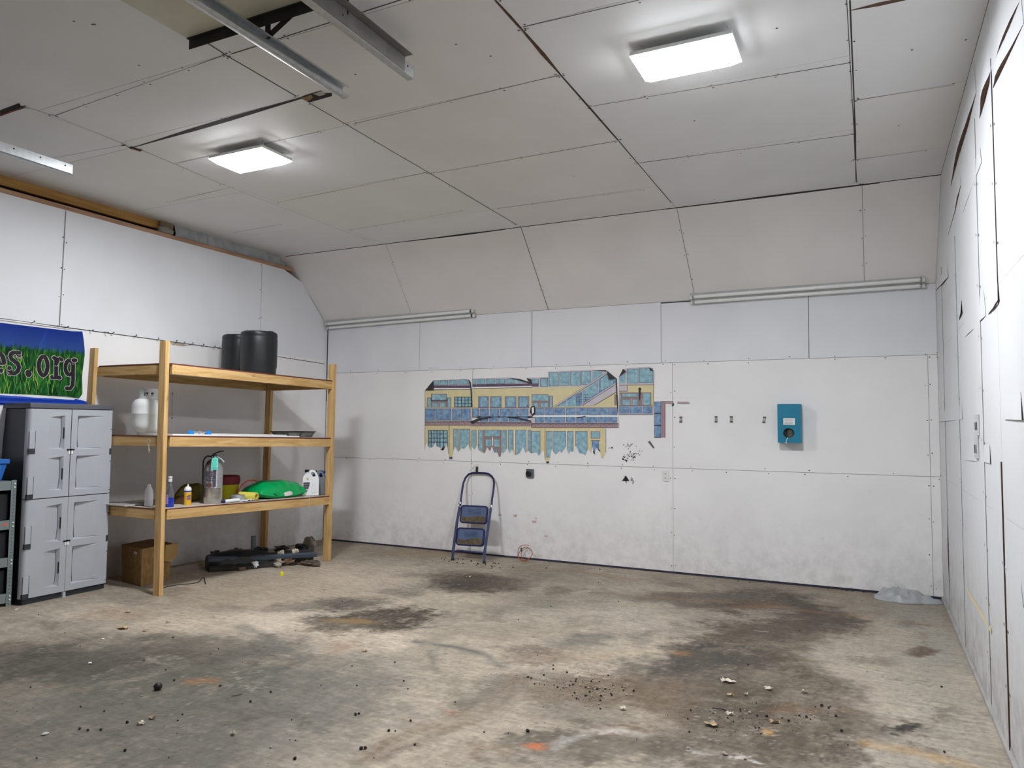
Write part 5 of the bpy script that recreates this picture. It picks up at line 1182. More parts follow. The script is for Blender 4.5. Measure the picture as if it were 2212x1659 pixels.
def brick(S, x0, x1, y0, y1):
    S.r(x0, y0, x1, y1, MPk, 4); n = int((x1-x0)/85)
    for f_ in (.33, .66): S.line((x0, y0+(y1-y0)*f_), (x1, y0+(y1-y0)*f_), 5, MPu, 5)
    for k in range(n): S.line((x0+85*k+20, y0+2), (x0+85*k+20, y0+(y1-y0)*.33), 6, MLn, 6); S.line((x0+85*k+60, y0+(y1-y0)*.4), (x0+85*k+60, y0+(y1-y0)*.66), 6, MLn, 6)
    S.line((x0, y0), (x1, y0), 5, MLn, 6); S.line((x0, y1), (x1, y1), 6, MPu, 6)
# -- left sheet
S = Sheet(); S.p([(120, 485), (240, 475), (770, 470), (790, 740), (120, 740)], MY, 0)
S.p([(240, 342), (745, 322), (768, 372), (772, 470), (240, 482)], MF, 1)
for a, b, c, d in ((245, 350, 315, 405), (335, 345, 445, 405), (470, 340, 580, 402), (603, 335, 715, 398), (730, 345, 758, 395)): S.pane(a, b, c, d, MT, MLn, 4)
S.r(240, 415, 765, 450, MPu, 4); S.r(240, 455, 772, 472, MW, 4); S.line((240, 478), (775, 472), 5, MLn)
S.r(150, 588, 495, 726, MBr, 2); S.r(205, 535, 435, 640, MBr, 2)
for a in ((220, 548, 422, 628), (162, 602, 204, 726), (228, 665, 300, 726), (335, 665, 412, 726), (450, 595, 488, 726)): S.r(*a, MT, 4)
S.line((318, 650), (318, 726), 12, MPk, 5)
S.r(540, 583, 785, 726, MT, 3)
for x in (543, 590, 640, 692, 742, 783): S.line((x, 580), (x, 728), 8, MLn)
for y in (583, 626, 676, 722): S.line((540, y), (788, y), 7, MLn)
rail(S, [(130, 240), (255, 365), (380, 490), (515, 625), (640, 768)], 752, 910, 118, 790); brick(S, 120, 768, 938, 985)
S.p(jpoly(115, 768, 985), MY, 0)
S.p(jpoly(165, 445, 1058), MT, 2)
for x in (170, 208, 250, 292, 335, 385, 440): S.line((x, 1056), (x, min(1300, jy(x))), 8, MLn)
for y in (1060, 1112, 1172, 1228): S.line((165, y), (445, y), 8, MLn)
S.line((465, 990), (462, 1400), 6, MLn); S.jpane(535, 592, 1048); S.jpane(622, 758, 1048)
S.line((610, 1045), (606, 1340), 8, MY, 5); S.r(468, 1440, 512, 1470, MPu, 5); S.line((119, 485), (119, 1330), 4, MLn)
S.done('mural_sheet')
# -- middle sheet
S = Sheet(); S.p([(800, 450), (1648, 450), (1648, 740), (800, 740)], MY, 0)
S.p([(790, 318), (1300, 303), (1480, 328), (1650, 382), (1650, 450), (800, 460)], MF, 1)
for a, b, c, d in ((806, 330, 850, 398), (868, 328, 980, 396), (1003, 326, 1120, 393), (1145, 325, 1260, 390), (1280, 325, 1405, 383)): S.pane(a, b, c, d, MT, MLn, 4)
S.p([(1425, 335), (1480, 342), (1560, 375), (1425, 380)], MT, 4); S.p([(800, 400), (1650, 388), (1650, 420), (800, 440)], MPu, 4); S.p([(800, 440), (1650, 425), (1650, 440), (800, 456)], MW, 4); S.line((800, 458), (1650, 444), 5, MLn)
for a, c in ((892, 1025), (1062, 1208), (1274, 1420), (1460, 1604)): S.pane(a, 580, c, 726, MBl, MBr, 10)
for a, c in ((915, 1000), (1085, 1185), (1300, 1395), (1485, 1580)): S.r(a, 590, c, 716, MT, 4)
rail(S, [(805, 890), (912, 1030), (1055, 1175), (1197, 1320), (1335, 1455), (1480, 1595)], 752, 862, 800, 1690)
rail(S, [(910, 1020), (1045, 1172), (1195, 1305), (1325, 1448), (1465, 1590)], 872, 930, 860, 1650); brick(S, 772, 1650, 955, 995)
S.p(jpoly(770, 1640, 998), MY, 0)
for a, b in ((795, 850), (890, 940), (1228, 1282), (1318, 1378), (1425, 1566), (1600, 1634)): S.jpane(a, b, 1060)
S.p(jpoly(955, 1212, 1050), MBr, 3); S.r(978, 1060, 1196, 1142, MT, 5); S.r(992, 1190, 1070, 1288, MT, 5); S.r(1110, 1190, 1188, 1290, MT, 5); S.r(1110, 1335, 1150, 1372, MBl, 5)
for x in (868, 1298, 1402, 1580): S.line((x, 1050), (x, min(1330, jy(x))), 9, MW, 5)
S.line((1090, 1160), (1090, 1280), 14, MW, 6); S.done('mural_sheet')
# -- stair sheet
S = Sheet(); S.p([(1650, 455), (1880, 440), (2870, 400), (2870, 740), (1650, 740)], MY, 0)
S.p([(1580, 305), (1882, 292), (1882, 218), (2100, 205), (2500, 196), (2700, 205), (2862, 315), (2862, 420), (1990, 440), (1650, 452)], MF, 1)
for a, b, c, d in ((1655, 325, 1748, 388), (1776, 315, 1880, 425), (1903, 235, 2030, 420), (2053, 228, 2183, 412), (2206, 222, 2343, 410), (2363, 215, 2493, 402)): S.pane(a, b, c, d, MT, MLn, 5)
S.r(1650, 390, 1750, 432, MPu, 3); S.p([(2518, 212), (2660, 215), (2660, 290), (2518, 370)], MT, 3)
S.p([(1985, 715), (2500, 425), (2725, 240), (2862, 320), (2862, 400), (2820, 400), (2365, 715)], MBl, 3)
S.p([(2030, 712), (2290, 560), (2290, 712)], MT, 4); S.p([(2390, 490), (2590, 350), (2590, 520), (2390, 640)], MT, 4); S.p([(2640, 320), (2720, 262), (2815, 330), (2815, 390), (2640, 480)], MT, 4)
for y in (545, 580, 610, 640): S.line((2280, y), (2480, y+8), 4, MLn)
for x in (2290, 2340, 2420): S.line((x, 560), (x, 690), 4, MLn)
for a, b, t, m in (((1980, 716), (2723, 240), 18, MF), ((2350, 708), (2848, 388), 18, MF), ((1970, 712), (2715, 232), 4, MLn), ((1992, 722), (2730, 250), 4, MLn), ((2342, 702), (2840, 382), 4, MLn), ((2358, 716), (2856, 396), 4, MLn), ((2148, 615), (2148, 712), 12, MF), ((2380, 480), (2380, 690), 12, MF), ((2605, 330), (2605, 525), 12, MF)): S.line(a, b, t, m, 6)
S.p([(2375, 705), (2820, 425), (2862, 425), (2862, 505), (2545, 700)], MF, 5); S.line((2545, 700), (2862, 510), 5, MLn, 7); S.line((2375, 700), (2820, 423), 5, MLn, 7); S.r(2835, 545, 2868, 700, MBr, 4)
S.r(1650, 540, 1890, 726, MBr, 2); S.r(1890, 562, 1955, 726, MBr, 2)
for a in ((1656, 552, 1884, 634), (1656, 668, 1740, 724), (1780, 668, 1880, 724), (1912, 575, 1940, 724)): S.r(*a, MT, 4)
S.line((1762, 660), (1762, 726), 12, MPk, 5)
rail(S, [(1700, 1818), (1838, 1965), (1983, 2123), (2148, 2273), (2293, 2433), (2448, 2588), (2608, 2748), (2763, 2866)], 745, 838, 1690, 2885)
rail(S, [(1700, 1818), (1838, 1965), (1983, 2123), (2148, 2273), (2293, 2433), (2448, 2588), (2608, 2748), (2763, 2866)], 868, 945, 1650, 2892)
S.r(1655, 843, 2890, 866, MW, 7); brick(S, 1640, 2896, 968, 1018)
S.p(jpoly(1640, 2640, 1020)[:-1]+[(1640, 1390)], MY, 0); S.p([(2640, 1020), (2700, 1020), (2713, 1045), (2713, 1370), (2675, 1460), (2645, 1460), (2640, 1370)], MY, 0)
for a, b in ((1650, 1765), (1866, 1940), (1950, 1942), (1968, 2135), (2168, 2236), (2280, 2440)):
    if b-a > 20: S.jpane(a, b, 1078)
S.pane(2508, 1085, 2620, 1165, MT, MBr, 12); S.p(jpoly(2508, 2615, 1210), MBl, 3); S.line((2500, 1205), (2628, 1205), 12, MBr)
for x in (1955, 2150, 2262): S.line((x, 1068), (x, min(1340, jy(x))), 9, MW, 5)
S.line((1842, 1030), (1842, 1480), 5, MLn); S.line((2713, 1040), (2713, 1370), 4, MLn); S.r(1858, 1505, 1898, 1530, MLn, 5); S.done('mural_sheet')
# -- right sheet
S = Sheet(); S.p([(2900, 400), (3400, 400), (3400, 705), (2898, 705)], MY, 0); S.p([(2900, 290), (2960, 182), (3100, 160), (3328, 150), (3402, 205), (3402, 408), (2900, 408)], MF, 1)
for a, b, c, d in ((3024, 182, 3172, 380), (3196, 172, 3380, 375)): S.pane(a, b, c, d, MT, MLn, 5)
S.p([(2908, 300), (2995, 230), (2995, 380), (2908, 380)], MT, 3); S.r(2900, 420, 3022, 496, MF, 2); S.line((2900, 498), (3022, 498), 6, MLn); S.line((3020, 405), (3020, 498), 5, MLn); S.line((2900, 412), (3400, 404), 6, MPu)
S.r(2905, 515, 3365, 705, MBr, 2)
for a in ((2950, 535, 3170, 576), (2955, 622, 3055, 695), (3095, 622, 3165, 695), (3250, 530, 3350, 695), (2908, 540, 2925, 700)): S.r(*a, MT, 4)
S.line((3075, 605), (3075, 700), 16, MPk, 5); S.line((3235, 600), (3235, 700), 12, MPk, 5)
rail(S, [(2910, 3045), (3062, 3224), (3245, 3368)], 722, 815, 2898, 3390); S.line((3400, 205), (3388, 820), 4, MLn); S.done('mural_sheet')
def curl(pts, name='curled_flap', m=MK):
    mb = MB(); P = [U(x, y, .007+d) for x, y, d in pts]; mb.prism(P, (0, .0012, 0), m); mb.build(name, mt_)
curl([(118, 490, 0), (238, 345, 0), (242, 482, .018)]); curl([(738, 328, 0), (778, 372, 0), (790, 500, .0), (800, 720, .002), (785, 720, .002), (770, 440, .015)])
curl([(1300, 303, 0), (1480, 322, .004), (1652, 380, 0), (1650, 392, .004), (1560, 370, .012), (1430, 332, .012)]); curl([(1572, 310, 0), (1640, 325, .01), (1650, 380, .01), (1600, 355, .012)])
curl([(758, 938, 0), (900, 880, .0), (1080, 868, 0), (1080, 874, .012), (920, 900, .02), (800, 965, .01)]); curl([(1300, 868, 0), (1450, 872, 0), (1642, 920, 0), (1640, 938, .01), (1450, 890, .018), (1300, 874, .012)])
curl([(2480, 196, 0), (2718, 198, 0), (2720, 212, .008), (2600, 202, .01)]); curl([(2722, 200, 0), (2866, 315, 0), (2754, 332, .025)]); curl([(2852, 315, .0), (2868, 315, 0), (2888, 700, 0), (2886, 820, 0), (2880, 820, .004), (2866, 500, .012)])
curl([(2900, 296, 0), (2958, 178, 0), (3000, 212, .022)]); curl([(3328, 150, 0), (3400, 205, 0), (3350, 206, .012)]); curl([(3180, 450, 0), (3198, 445, 0), (3215, 450, .004), (3205, 560, .006), (3200, 640, .002), (3188, 600, 0)])
curl([(2290, 875, 0), (2420, 850, 0), (2430, 858, .006), (2300, 884, .01)]); curl([(340, 1335, 0), (412, 1275, .01), (380, 1345, .004)]); curl([(2535, 1330, 0), (2560, 1405, .008), (2530, 1380, .002)]); curl([(2600, 1330, 0), (2630, 1340, .006), (2622, 1368, .004)])
curl([(1555, 685, .0), (1600, 715, .01), (1585, 715, .004)]); curl([(1640, 720, 0), (1690, 705, .012), (1700, 820, .012), (1660, 860, .004), (1620, 800, .0)], 'peeled_flap', MK); curl([(1650, 735, .014), (1680, 725, .02), (1682, 800, .02), (1655, 830, .014)], 'peeled_flap', MW)
o = Sheet(); o.mb = MB(); o.mb.fixn = False
for k in range(3): o.r(3408, 655+170*k, 3500, 812+170*k, MBl, 2)
o.r(3405, 648, 3508, 1165, MLn, 0); o.r(3506, 648, 3570, 1165, MPk, 1)
for x in (3522, 3538, 3556): o.line((x, 650), (x, 1160), 5, MPu, 3)
o.r(3506, 645, 3680, 672, MPk, 1); o.line((3506, 645), (3680, 645), 6, MLn, 3); o.line((3570, 672), (3672, 672), 5, MPu, 3)
o.p([(3655, 712), (3675, 655), (3692, 690), (3680, 715)], MLn, 4); tag(o.mb.build('mural_strip'), 'narrow leftover mural strip with three blue panes right of the big mural', 'mural piece')
o = Sheet(); o.mb = MB(); o.r(3738, 648, 3858, 672, MPk, 1); o.mb.f.clear() if False else None; o.line((3738, 672), (3915, 672), 5, MPu, 3); o.p([(3760, 648), (3890, 648), (3915, 672), (3738, 672)], MPk, 2); o.mb.fixn = False; tag(o.mb.build('mural_fragment'), 'small pinkish mural fragment stuck above the metal wall plates', 'mural piece')

# ================================================================== STEP LADDER
K = .44; LN = Vector((0, 1, -K))
def LD(X, Y, off=0): p = hitp(940+X/6.912, 1000+Y/6.912, (0, -.47, 0), LN); return p-LN.normalized()*off
st = thing('step_ladder', 'folded blue metal step ladder leaning against the back wall', 'step ladder', (2.57, -.47, 0))
M_lb = mat('ladder_blue', (.055, .07, .17), .35, .3, var=.2); M_lbd = mat('ladder_navy', (.014, .014, .08), .4, .2)
lp = [(275, 1330), (300, 1130), (330, 900), (375, 640), (388, 520), (405, 400), (425, 290), (455, 220), (500, 170), (560, 150), (640, 150), (740, 153), (800, 165), (845, 200), (872, 245), (880, 300), (870, 420), (850, 540), (838, 660), (812, 850), (785, 1050), (755, 1230), (742, 1350)]
mb = MB(); P = [LD(*q) for q in lp]; mb.tube(P[3:19], .0125, M_lbd, 10); mb.build('handle_hoop', st, smooth=True)
for pts, foot in (([(268, 1440), (272, 1330), (300, 1130), (330, 900), (372, 660)], 0), ([(738, 1480), (742, 1350), (785, 1050), (812, 850), (836, 680)], 1)):
    P = [LD(*q, .010) for q in pts]; P[0].z = max(.012, P[0].z); mb = MB()
    for a, b in zip(P[:-1], P[1:]): mb.beam(a, b+(b-a)*.02, .024, .030, M_lb, up=LN)
    mb.build('side_rail', st, bevel=.003)
    mb = MB(); q = P[0]; mb.lathe([(.019, 0), (.02, .006), (.016, .03), (.014, .032)], M_blk, (q.x, q.y, 0), 14); mb.build('rubber_foot', st, smooth=True)
def rr_poly(x0, y0, x1, y1, sk, r, n=4):
    out = []
    for cx_, cy_, a0 in ((x1-r, y0+r, -90), (x1-r, y1-r, 0), (x0+r, y1-r, 90), (x0+r, y0+r, 180)):
        for i in range(n+1):
            a = math.radians(a0+90*i/n); X = cx_+r*math.cos(a); Y = cy_+r*math.sin(a); t_ = (Y-y0)/(y1-y0); out.append((X-sk*t_, Y+(X-x0)*.05))
    return out
M_tr = mat('tread_blue', (.075, .11, .20), .6, var=.15); M_mud = mat('tread_mud', (.10, .078, .045), .9, var=.35, scale=30)
for (x0, y0, x1, y1) in ((408, 638, 812, 905), (352, 972, 765, 1238)):
    out = rr_poly(x0, y0, x1, y1, 28, 42); mb = MB(); P = [LD(x, y, .012) for x, y in out]; mb.prism(P, LN.normalized()*-.028, M_lbd); tr = mb.build('step', st, bevel=.004)
    i_ = rr_poly(x0+22, y0+28, x1-22, y1-14, 26, 30); mb = MB(); P = [LD(x, y, .0415) for x, y in i_]; mb.prism(P, LN.normalized()*.002, M_tr); mb.build('tread', tr)
    ym_ = y0+(y1-y0)*.62; mb = MB(); out2 = [(x, y) for x, y in i_ if y > ym_]
    out2 = [(x0+22-18, ym_)]+[(x0+22+(x1-x0-44)*k/6-16, ym_+12*math.sin(k*1.1)+14) for k in range(1, 6)]+[(x1-22-16, ym_+22)]+[(x1-52, y1+2), (x0+30, y1-16), (x0+8, y1-40)]
    P = [LD(x, y, .0425) for x, y in out2]; mb.prism(P, LN.normalized()*.001, M_mud); mb.build('dried_mud', tr)
    mb = MB()
    for k in range(5): a = LD(x0+110, y0+70+k*18, .0428); b = LD(x1-110, y0+70+k*18+12, .0428); mb.tube([a, b], .0016, M_lbd, 4)
    mb.build('tread_ribs', tr)
mb = MB(); mb.tube([LD(275, 1400, .03), LD(285, 1360, .03), LD(305, 1330, .03), LD(350, 1315, .03), LD(420, 1318, .03), LD(560, 1335, .03), LD(735, 1352, .03)], .0085, M_lb, 8); mb.build('floor_brace', st, smooth=True)
for X, Y in ((380, 610), (845, 655)):
    mb = MB(); q = LD(X, Y, .02); T = (-LN).to_track_quat('Z', 'Y').to_matrix(); mb.lathe([(.018, 0), (.018, .01), (.010, .013)], M_gal, q, 14, T=T); mb.build('hinge_bolt', st, smooth=True)

# ================================================================== OUTLETS, PLATES, BLUE DISPENSER
def wallbox(mb, x0, z0, x1, z1, d, m): mb.box((x0, -d, z0), (x1, -.0015, z1), m)
p = hit(1146, 1022, 1, 0); t = thing('range_socket', 'square grey socket plate with a round black outlet on the back wall', 'socket', (p.x, 0, p.z))
mb = MB(); wallbox(mb, p.x-.046, p.z-.05, p.x+.046, p.z+.05, .03, mat('socket_grey', (.12, .13, .14), .5)); mb.build('plate', t, bevel=.004)
TY = Vector((0, -1, 0)).to_track_quat('Z', 'Y').to_matrix()
mb = MB(); mb.lathe([(.032, 0), (.032, .02), (.026, .022), (.024, .012), (0.002, .012)], M_blk, (p.x-.008, -.028, p.z-.004), 24, T=TY); mb.build('receptacle', t, smooth=True)
def outlet(px, py, label, broken=False, plug=False):
    p = hit(px, py, 1, 0); t = thing('wall_outlet', label, 'outlet', (p.x, 0, p.z), 'white wall outlets'); w_, h_ = .036, .060
    mb = MB(); c_ = .02 if broken else .003
    mb.prism([(p.x-w_, -.0015, p.z+h_), (p.x+w_, -.0015, p.z+h_), (p.x+w_, -.0015, p.z-h_), (p.x-w_+c_, -.0015, p.z-h_), (p.x-w_, -.0015, p.z-h_+c_)], (0, -.010, 0), M_white); mb.build('cover_plate', t, bevel=.002)
    for s_ in (-1, 1):
        mb = MB(); mb.lathe([(.015, 0), (.015, .003)], M_wht2, (p.x, -.0115, p.z+s_*.022), 18, T=TY); rc = mb.build('receptacle', t)
        for dx in (-.006, .006): mb = MB(); mb.box((p.x+dx-.0014, -.0155, p.z+s_*.022-.004), (p.x+dx+.0014, -.0145, p.z+s_*.022+.006), M_blk); mb.build('slot', rc)
    if plug: mb = MB(); mb.box((p.x+.020, -.05, p.z-.045), (p.x+.034, -.012, p.z+.03), M_blk); tag(mb.build('black_clip', bevel=.003), 'thin black clip on the white outlet behind the ladder hoop', 'clip')
outlet(1438, 1028, 'white wall outlet with a broken lower corner near the sheet seam', True); outlet(1029, 1013, 'white wall outlet just above the ladder hoop', False, True)
pl_m = mat('plate_zinc', (.36, .35, .28), .45, .5)
names = ['first small metal wall plate from the left, below the mural fragment', 'second small metal wall plate, left one of the close pair', 'third small metal wall plate, right one of the close pair', 'tilted small metal wall plate next to the blue dispenser']
for k, (px, py) in enumerate(((1471, 906), (1547, 905.5), (1580, 905.5), (1651, 906.5))):
    p = hit(px, py, 1, 0); t = thing('metal_plate', names[k], 'metal plate', (p.x, 0, p.z), 'small metal plates in a row on the back wall'); tl = .004 if k == 3 else 0
    mb = MB(); mb.prism([(p.x-.014+tl, -.0015, p.z+.03), (p.x+.014+tl, -.0015, p.z+.03), (p.x+.014-tl, -.0015, p.z-.03), (p.x-.014-tl, -.0015, p.z-.03)], (0, -.004, 0), pl_m); mb.build('plate', t)
    for s_ in (-1, 1): mb = MB(); mb.box((p.x-.0145+tl*s_, -.016, p.z+s_*.027-.004), (p.x+.0145+tl*s_, -.0056, p.z+s_*.027+.004), M_seam); mb.build('tab', t)
    mb = MB(); mb.lathe([(.0045, 0), (.0045, .003)], M_trim, (p.x, -.0056, p.z), 10, T=TY); mb.build('screw', t)
# blue dispenser
bx0, bx1, bz0, bz1, bd = 5.945, 6.165, 1.432, 1.822, .135
t = thing('wall_dispenser', 'teal blue metal box dispenser with round opening on the back wall', 'dispenser', ((bx0+bx1)/2, 0, bz0))
M_tl = mat('teal_paint', (.006, .20, .33), .45, var=.08); M_tld = M_tl
mb = MB(); hc = Vector(((bx0+bx1)/2-.005, -bd, bz0+.098)); hr = .053; n = 32
cor = [(bx1, bz0), (bx1, bz1), (bx0, bz1), (bx0, bz0)]
ring = [(hc.x+hr*math.cos(2*PI*k/n+PI/4), hc.z+hr*.93*math.sin(2*PI*k/n+PI/4)) for k in range(n)]
def edgept(a):          # point on rectangle border in direction a from hole centre
    dx, dz = math.cos(a), math.sin(a); t_ = 9
    for lim, d_, c_ in ((bx1, dx, hc.x), (bx0, dx, hc.x), (bz1, dz, hc.z), (bz0, dz, hc.z)):
        if abs(d_) > 1e-6 and (lim-c_)/d_ > 0: t_ = min(t_, (lim-c_)/d_)
    return (hc.x+dx*t_, hc.z+dz*t_)
angs = sorted([2*PI*k/n for k in range(n)]+[math.atan2(z-hc.z, x-hc.x) % (2*PI) for x, z in cor]); m_ = len(angs)
inner = [(hc.x+hr*math.cos(a), -bd, hc.z+hr*.93*math.sin(a)) for a in angs]; outer = [(edgept(a)[0], -bd, edgept(a)[1]) for a in angs]
mb.add(inner+outer, [(k, (k+1) % m_, m_+(k+1) % m_, m_+k) for k in range(m_)], M_tl)
inner2 = [(x, y+.003, z) for x, y, z in inner]; mb.add(inner+inner2, [(k, (k+1) % m_, m_+(k+1) % m_, m_+k) for k in range(m_)], M_tl)
for a, b in (((bx0, bz0), (bx0, bz1)), ((bx0, bz1), (bx1, bz1)), ((bx1, bz1), (bx1, bz0)), ((bx1, bz0), (bx0, bz0))): mb.poly([(a[0], -bd, a[1]), (b[0], -bd, b[1]), (b[0], -.0015, b[1]), (a[0], -.0015, a[1])], M_tl)
mb.fixn = False; mb.build('housing', t)
mb = MB(); mb.lathe([(.045, 0), (.045, .25)], mat('roll_core', (.10, .10, .08), .7), (hc.x+.012, -.06, bz0+.03), 24); mb.build('paper_core', t, smooth=True, angle=50)
mb = MB(); mb.box((bx0+.055, -bd-.0025, bz0+.18), (bx0+.165, -bd, bz0+.248), M_trim)
for k, (z_, m__) in enumerate(((.235, MPk), (.226, MBl), (.217, MBl), (.205, M_mark2), (.196, M_mark2), (.188, M_mark2))): mb.box((bx0+.066+.004*(k % 2), -bd-.003, bz0+z_-.0016), (bx0+.152-.006*(k % 3), -bd-.0024, bz0+z_+.0012), m__)
mb.build('instruction_label', t)
mb = MB(); mb.tube([(hc.x-.01, -bd-.004, bz0+.05), (hc.x-.018, -bd-.006, bz0+.028), (hc.x-.024, -bd-.008, bz0+.004)], .0035, M_gal, 8); mb.blob((hc.x-.024, -bd-.008, bz0+.001), (.008, .006, .009), mat('pull_knob', (.75, .68, .68), .4), 0, 10, 8); mb.build('pull_tab', t, smooth=True)
for dx in (-.03, .03): mb = MB(); mb.lathe([(.0025, 0), (.0025, .002)], M_blk, (hc.x+dx, -bd, hc.z+hr+.01), 8, T=TY); mb.build('rivet', t)

# orange cord leaning on the wall
def C(px, py, y): p = hit(px, py, 1, y); p.z = max(p.z, .005); return p
cdp = []
for k in range(0, 40):
    a = math.radians(70+k*15.5); sc_ = 1-.006*k; z_ = .092*sc_+.085*sc_*math.sin(a); cdp.append(Vector((3.105+.008*math.sin(k*.3)+.105*sc_*math.cos(a)+.012*math.sin(2*a+k*.1), -.125+.95*z_*.45+.0006*k, max(.005, z_))))
q = C(1137, 1213, -.12)
cdp += [Vector((3.16, -.12, .005)), Vector((3.10, -.15, .005)), Vector((3.085, -.12, .03)), Vector((3.07, -.09, .08)), Vector((3.058, -.07, .12))]
t = thing('extension_cord', 'orange brown cord coiled on the floor against the back wall', 'cord', (3.1, -.1, 0))
mb = MB(); mb.tube(cdp, .0042, mat('cord_orange', (.40, .12, .06), .6), 8); mb.build('cable', t, smooth=True)
mb = MB(); e_ = cdp[-1]; mb.tube([e_-Vector((-.006, .01, .02)), e_, e_+Vector((-.006, .004, .022))], [.007, .011, .009], M_blk, 8); mb.build('plug', t, smooth=True)

# plastic bag heap
M_bag = mat('bag_film', (.36, .375, .39), .35, var=.12, bump=.9, bscale=18, scale=8)
mb = MB(); R = random.Random(9); nu, nv = 48, 20; vs = []
for j in range(nv+1):
    for i in range(nu):
        a = 2*PI*i/nu; f_ = j/nv; k = 1+.10*math.sin(3*a+1)+.07*math.sin(5*a+2)+.03*math.sin(11*a+f_*7); rad = (1-f_)**.8
        ridge = .018*math.sin(4*a+9*f_)+.012*math.sin(9*a-6*f_)+.008*math.sin(17*a)
        z_ = .105*(f_**.75)*(1-.25*(math.cos(a-.3)*rad)) if f_ > 0 else 0
        vs.append((7.04+.28*math.cos(a)*k*rad, -.215+.15*math.sin(a)*k*rad, max(0, z_+ridge*math.sin(PI*f_))))
mb.add(vs, [(j*nu+i, j*nu+(i+1) % nu, (j+1)*nu+(i+1) % nu, (j+1)*nu+i) for j in range(nv) for i in range(nu)]+[list(range(nu))[::-1]], M_bag)
tag(mb.build('plastic_bag', smooth=True, angle=180), 'flattened grey white plastic bag in the right back corner', 'bag')

# right wall slotted plates
for k, (ya0, ya1, lb) in enumerate((((2113, 895), (2114, 940), 'upper slotted steel plate on the right wall'), ((2112, 943), (2114, 990), 'lower slotted steel plate on the right wall'))):
    a = rw(*ya0); b = rw(*ya1); t = thing('slotted_plate', lb, 'metal plate', (W, a.y, b.z), 'slotted plates on the right wall')
    mb = MB(); mb.box((W-.014, a.y-.07, b.z), (W-.004, a.y+.05, a.z), mat('plate_frame', (.62, .63, .64), .4, .3)); mb.build('plate', t, bevel=.002)
    for s0, s1 in ((-.055, -.030), (.010, .035)):
        mb = MB(); mb.box((W-.016, a.y+s0, b.z+.03), (W-.0135, a.y+s1, b.z+(a.z-b.z)*.62), M_iron); mb.build('slot', t)

# ================================================================== FLUORESCENT FIXTURES (off)
fn = Vector((0, -.86, -.5)).normalized(); ft = Vector((0, -fn.z, fn.y)).normalized()*-1
if ft.z < 0: ft = -ft
def tubelight(x0, x1, label, c0, c1):
    a = Vector((x0, -.05, c0)); b = Vector((x1, -.05, c1)); ux = (b-a).normalized()
    t = thing('fluorescent_fixture', label, 'light fixture', tuple((a+b)/2), 'unlit twin tube fixtures on the back wall')
    mb = MB(); pr = [(-.064, .035), (.064, .035), (.064, .014), (.010, -.004), (-.010, -.004), (-.064, .014)]
    mb.prism([a+ft*u-fn*v for u, v in pr], b-a, mat('tray_enamel', (.48, .49, .48), .4)); mb.build('reflector_tray', t, bevel=.002)
    for s_ in (-1, 1):
        o_ = ft*(s_*.030)+fn*.016
        mb = MB(); mb.tube([a+ux*.035+o_, b-ux*.035+o_], .0185, M_tube, 16); mb.build('tube', t, smooth=True, angle=50)
        for e_, sg in ((a, 1), (b, -1)):
            mb = MB(); q = e_+o_; mb.tube([q+ux*sg*.034, q+ux*sg*.05], .019, M_dk if (sg < 0 and x0 < 1) else M_gal, 12); mb.build('tube_cap', t, smooth=True, angle=50)
            mb = MB(); q = e_+ft*(s_*.030)+ux*sg*.017
            mb.prism([q+ft*.017-fn*.016-ux*.012, q-ft*.017-fn*.016-ux*.012, q-ft*.017+fn*.036-ux*.012, q+ft*.017+fn*.036-ux*.012], ux*.024, M_trim); mb.build('socket', t, bevel=.003)
    return t
tubelight(.03, 2.38, 'unlit twin tube light at the left end of the back wall', HIP-.018, HIP+.02)
t = tubelight(5.055, 7.285, 'unlit twin tube light at the right end of the back wall', HIP+.0, HIP+.012)

# ================================================================== OVERHEAD DOOR TRACKS AND ANGLE IRON
def track(x, y1, z, label, mir=1, ang=False, y0=YF+.3):
    t = thing('door_track', label, 'door track', (x, y1, z), 'overhead door tracks')
    mb = MB(); pr = [(0, .035), (.012, .040), (.040, .040), (.050, .030), (.050, .022), (.047, .022), (.046, .029), (.039, .0365), (.012, .0365), (.003, .033), (.003, -.033), (.012, -.0365), (.039, -.0365), (.046, -.029), (.047, -.022), (.050, -.022), (.050, -.030), (.040, -.040), (.012, -.040), (0, -.035)]
    mb.prism([(x+u*mir, y1, z+v) for u, v in pr], (0, y0-y1, 0), M_gal); mb.build('rail', t, smooth=True, angle=30)
    if ang:
        mb = MB(); ya_ = y1-.09; mb.box((x-mir*.003, y0, z-.03), (x, ya_, z+.055), M_gald); mb.box((min(x, x-mir*.055), y0, z+.052), (max(x, x-mir*.055), ya_, z+.055), M_gald); mb.build('stiffener_angle', t)
    for k in range(5):
        mb = MB(); yy = y1-.06-.19*k; mb.lathe([(.006, 0), (.006, .003)], M_blk, (x+(.0 if mir < 0 else .0), yy, z+.012), 8, T=Vector((-mir, 0, 0)).to_track_quat('Z', 'Y').to_matrix()); mb.build('bolt', t)
    return t
TZ = 3.60
q = hit(745, 200, 2, TZ); tA = q; track(q.x-.02, q.y, TZ, 'steel door track hanging left of the other one, under the angle iron', 1, False)
q2 = hit(890, 158, 2, TZ); track(q2.x+.01, q2.y, TZ, 'steel door track with a stiffener nearest the photo centre', -1, True)
q3 = hit(157, 366, 2, 3.56); track(q3.x, q3.y, 3.56, 'short looking steel door track near the left edge of the photo', -1, False)
a = cl(416, 88); b = cl(660, -2)
t = thing('angle_iron', 'dark steel angle iron bolted across the ceiling by the door bay', 'angle iron', (a.x, a.y, H))
mb = MB(); yA = (a.y+b.y)/2
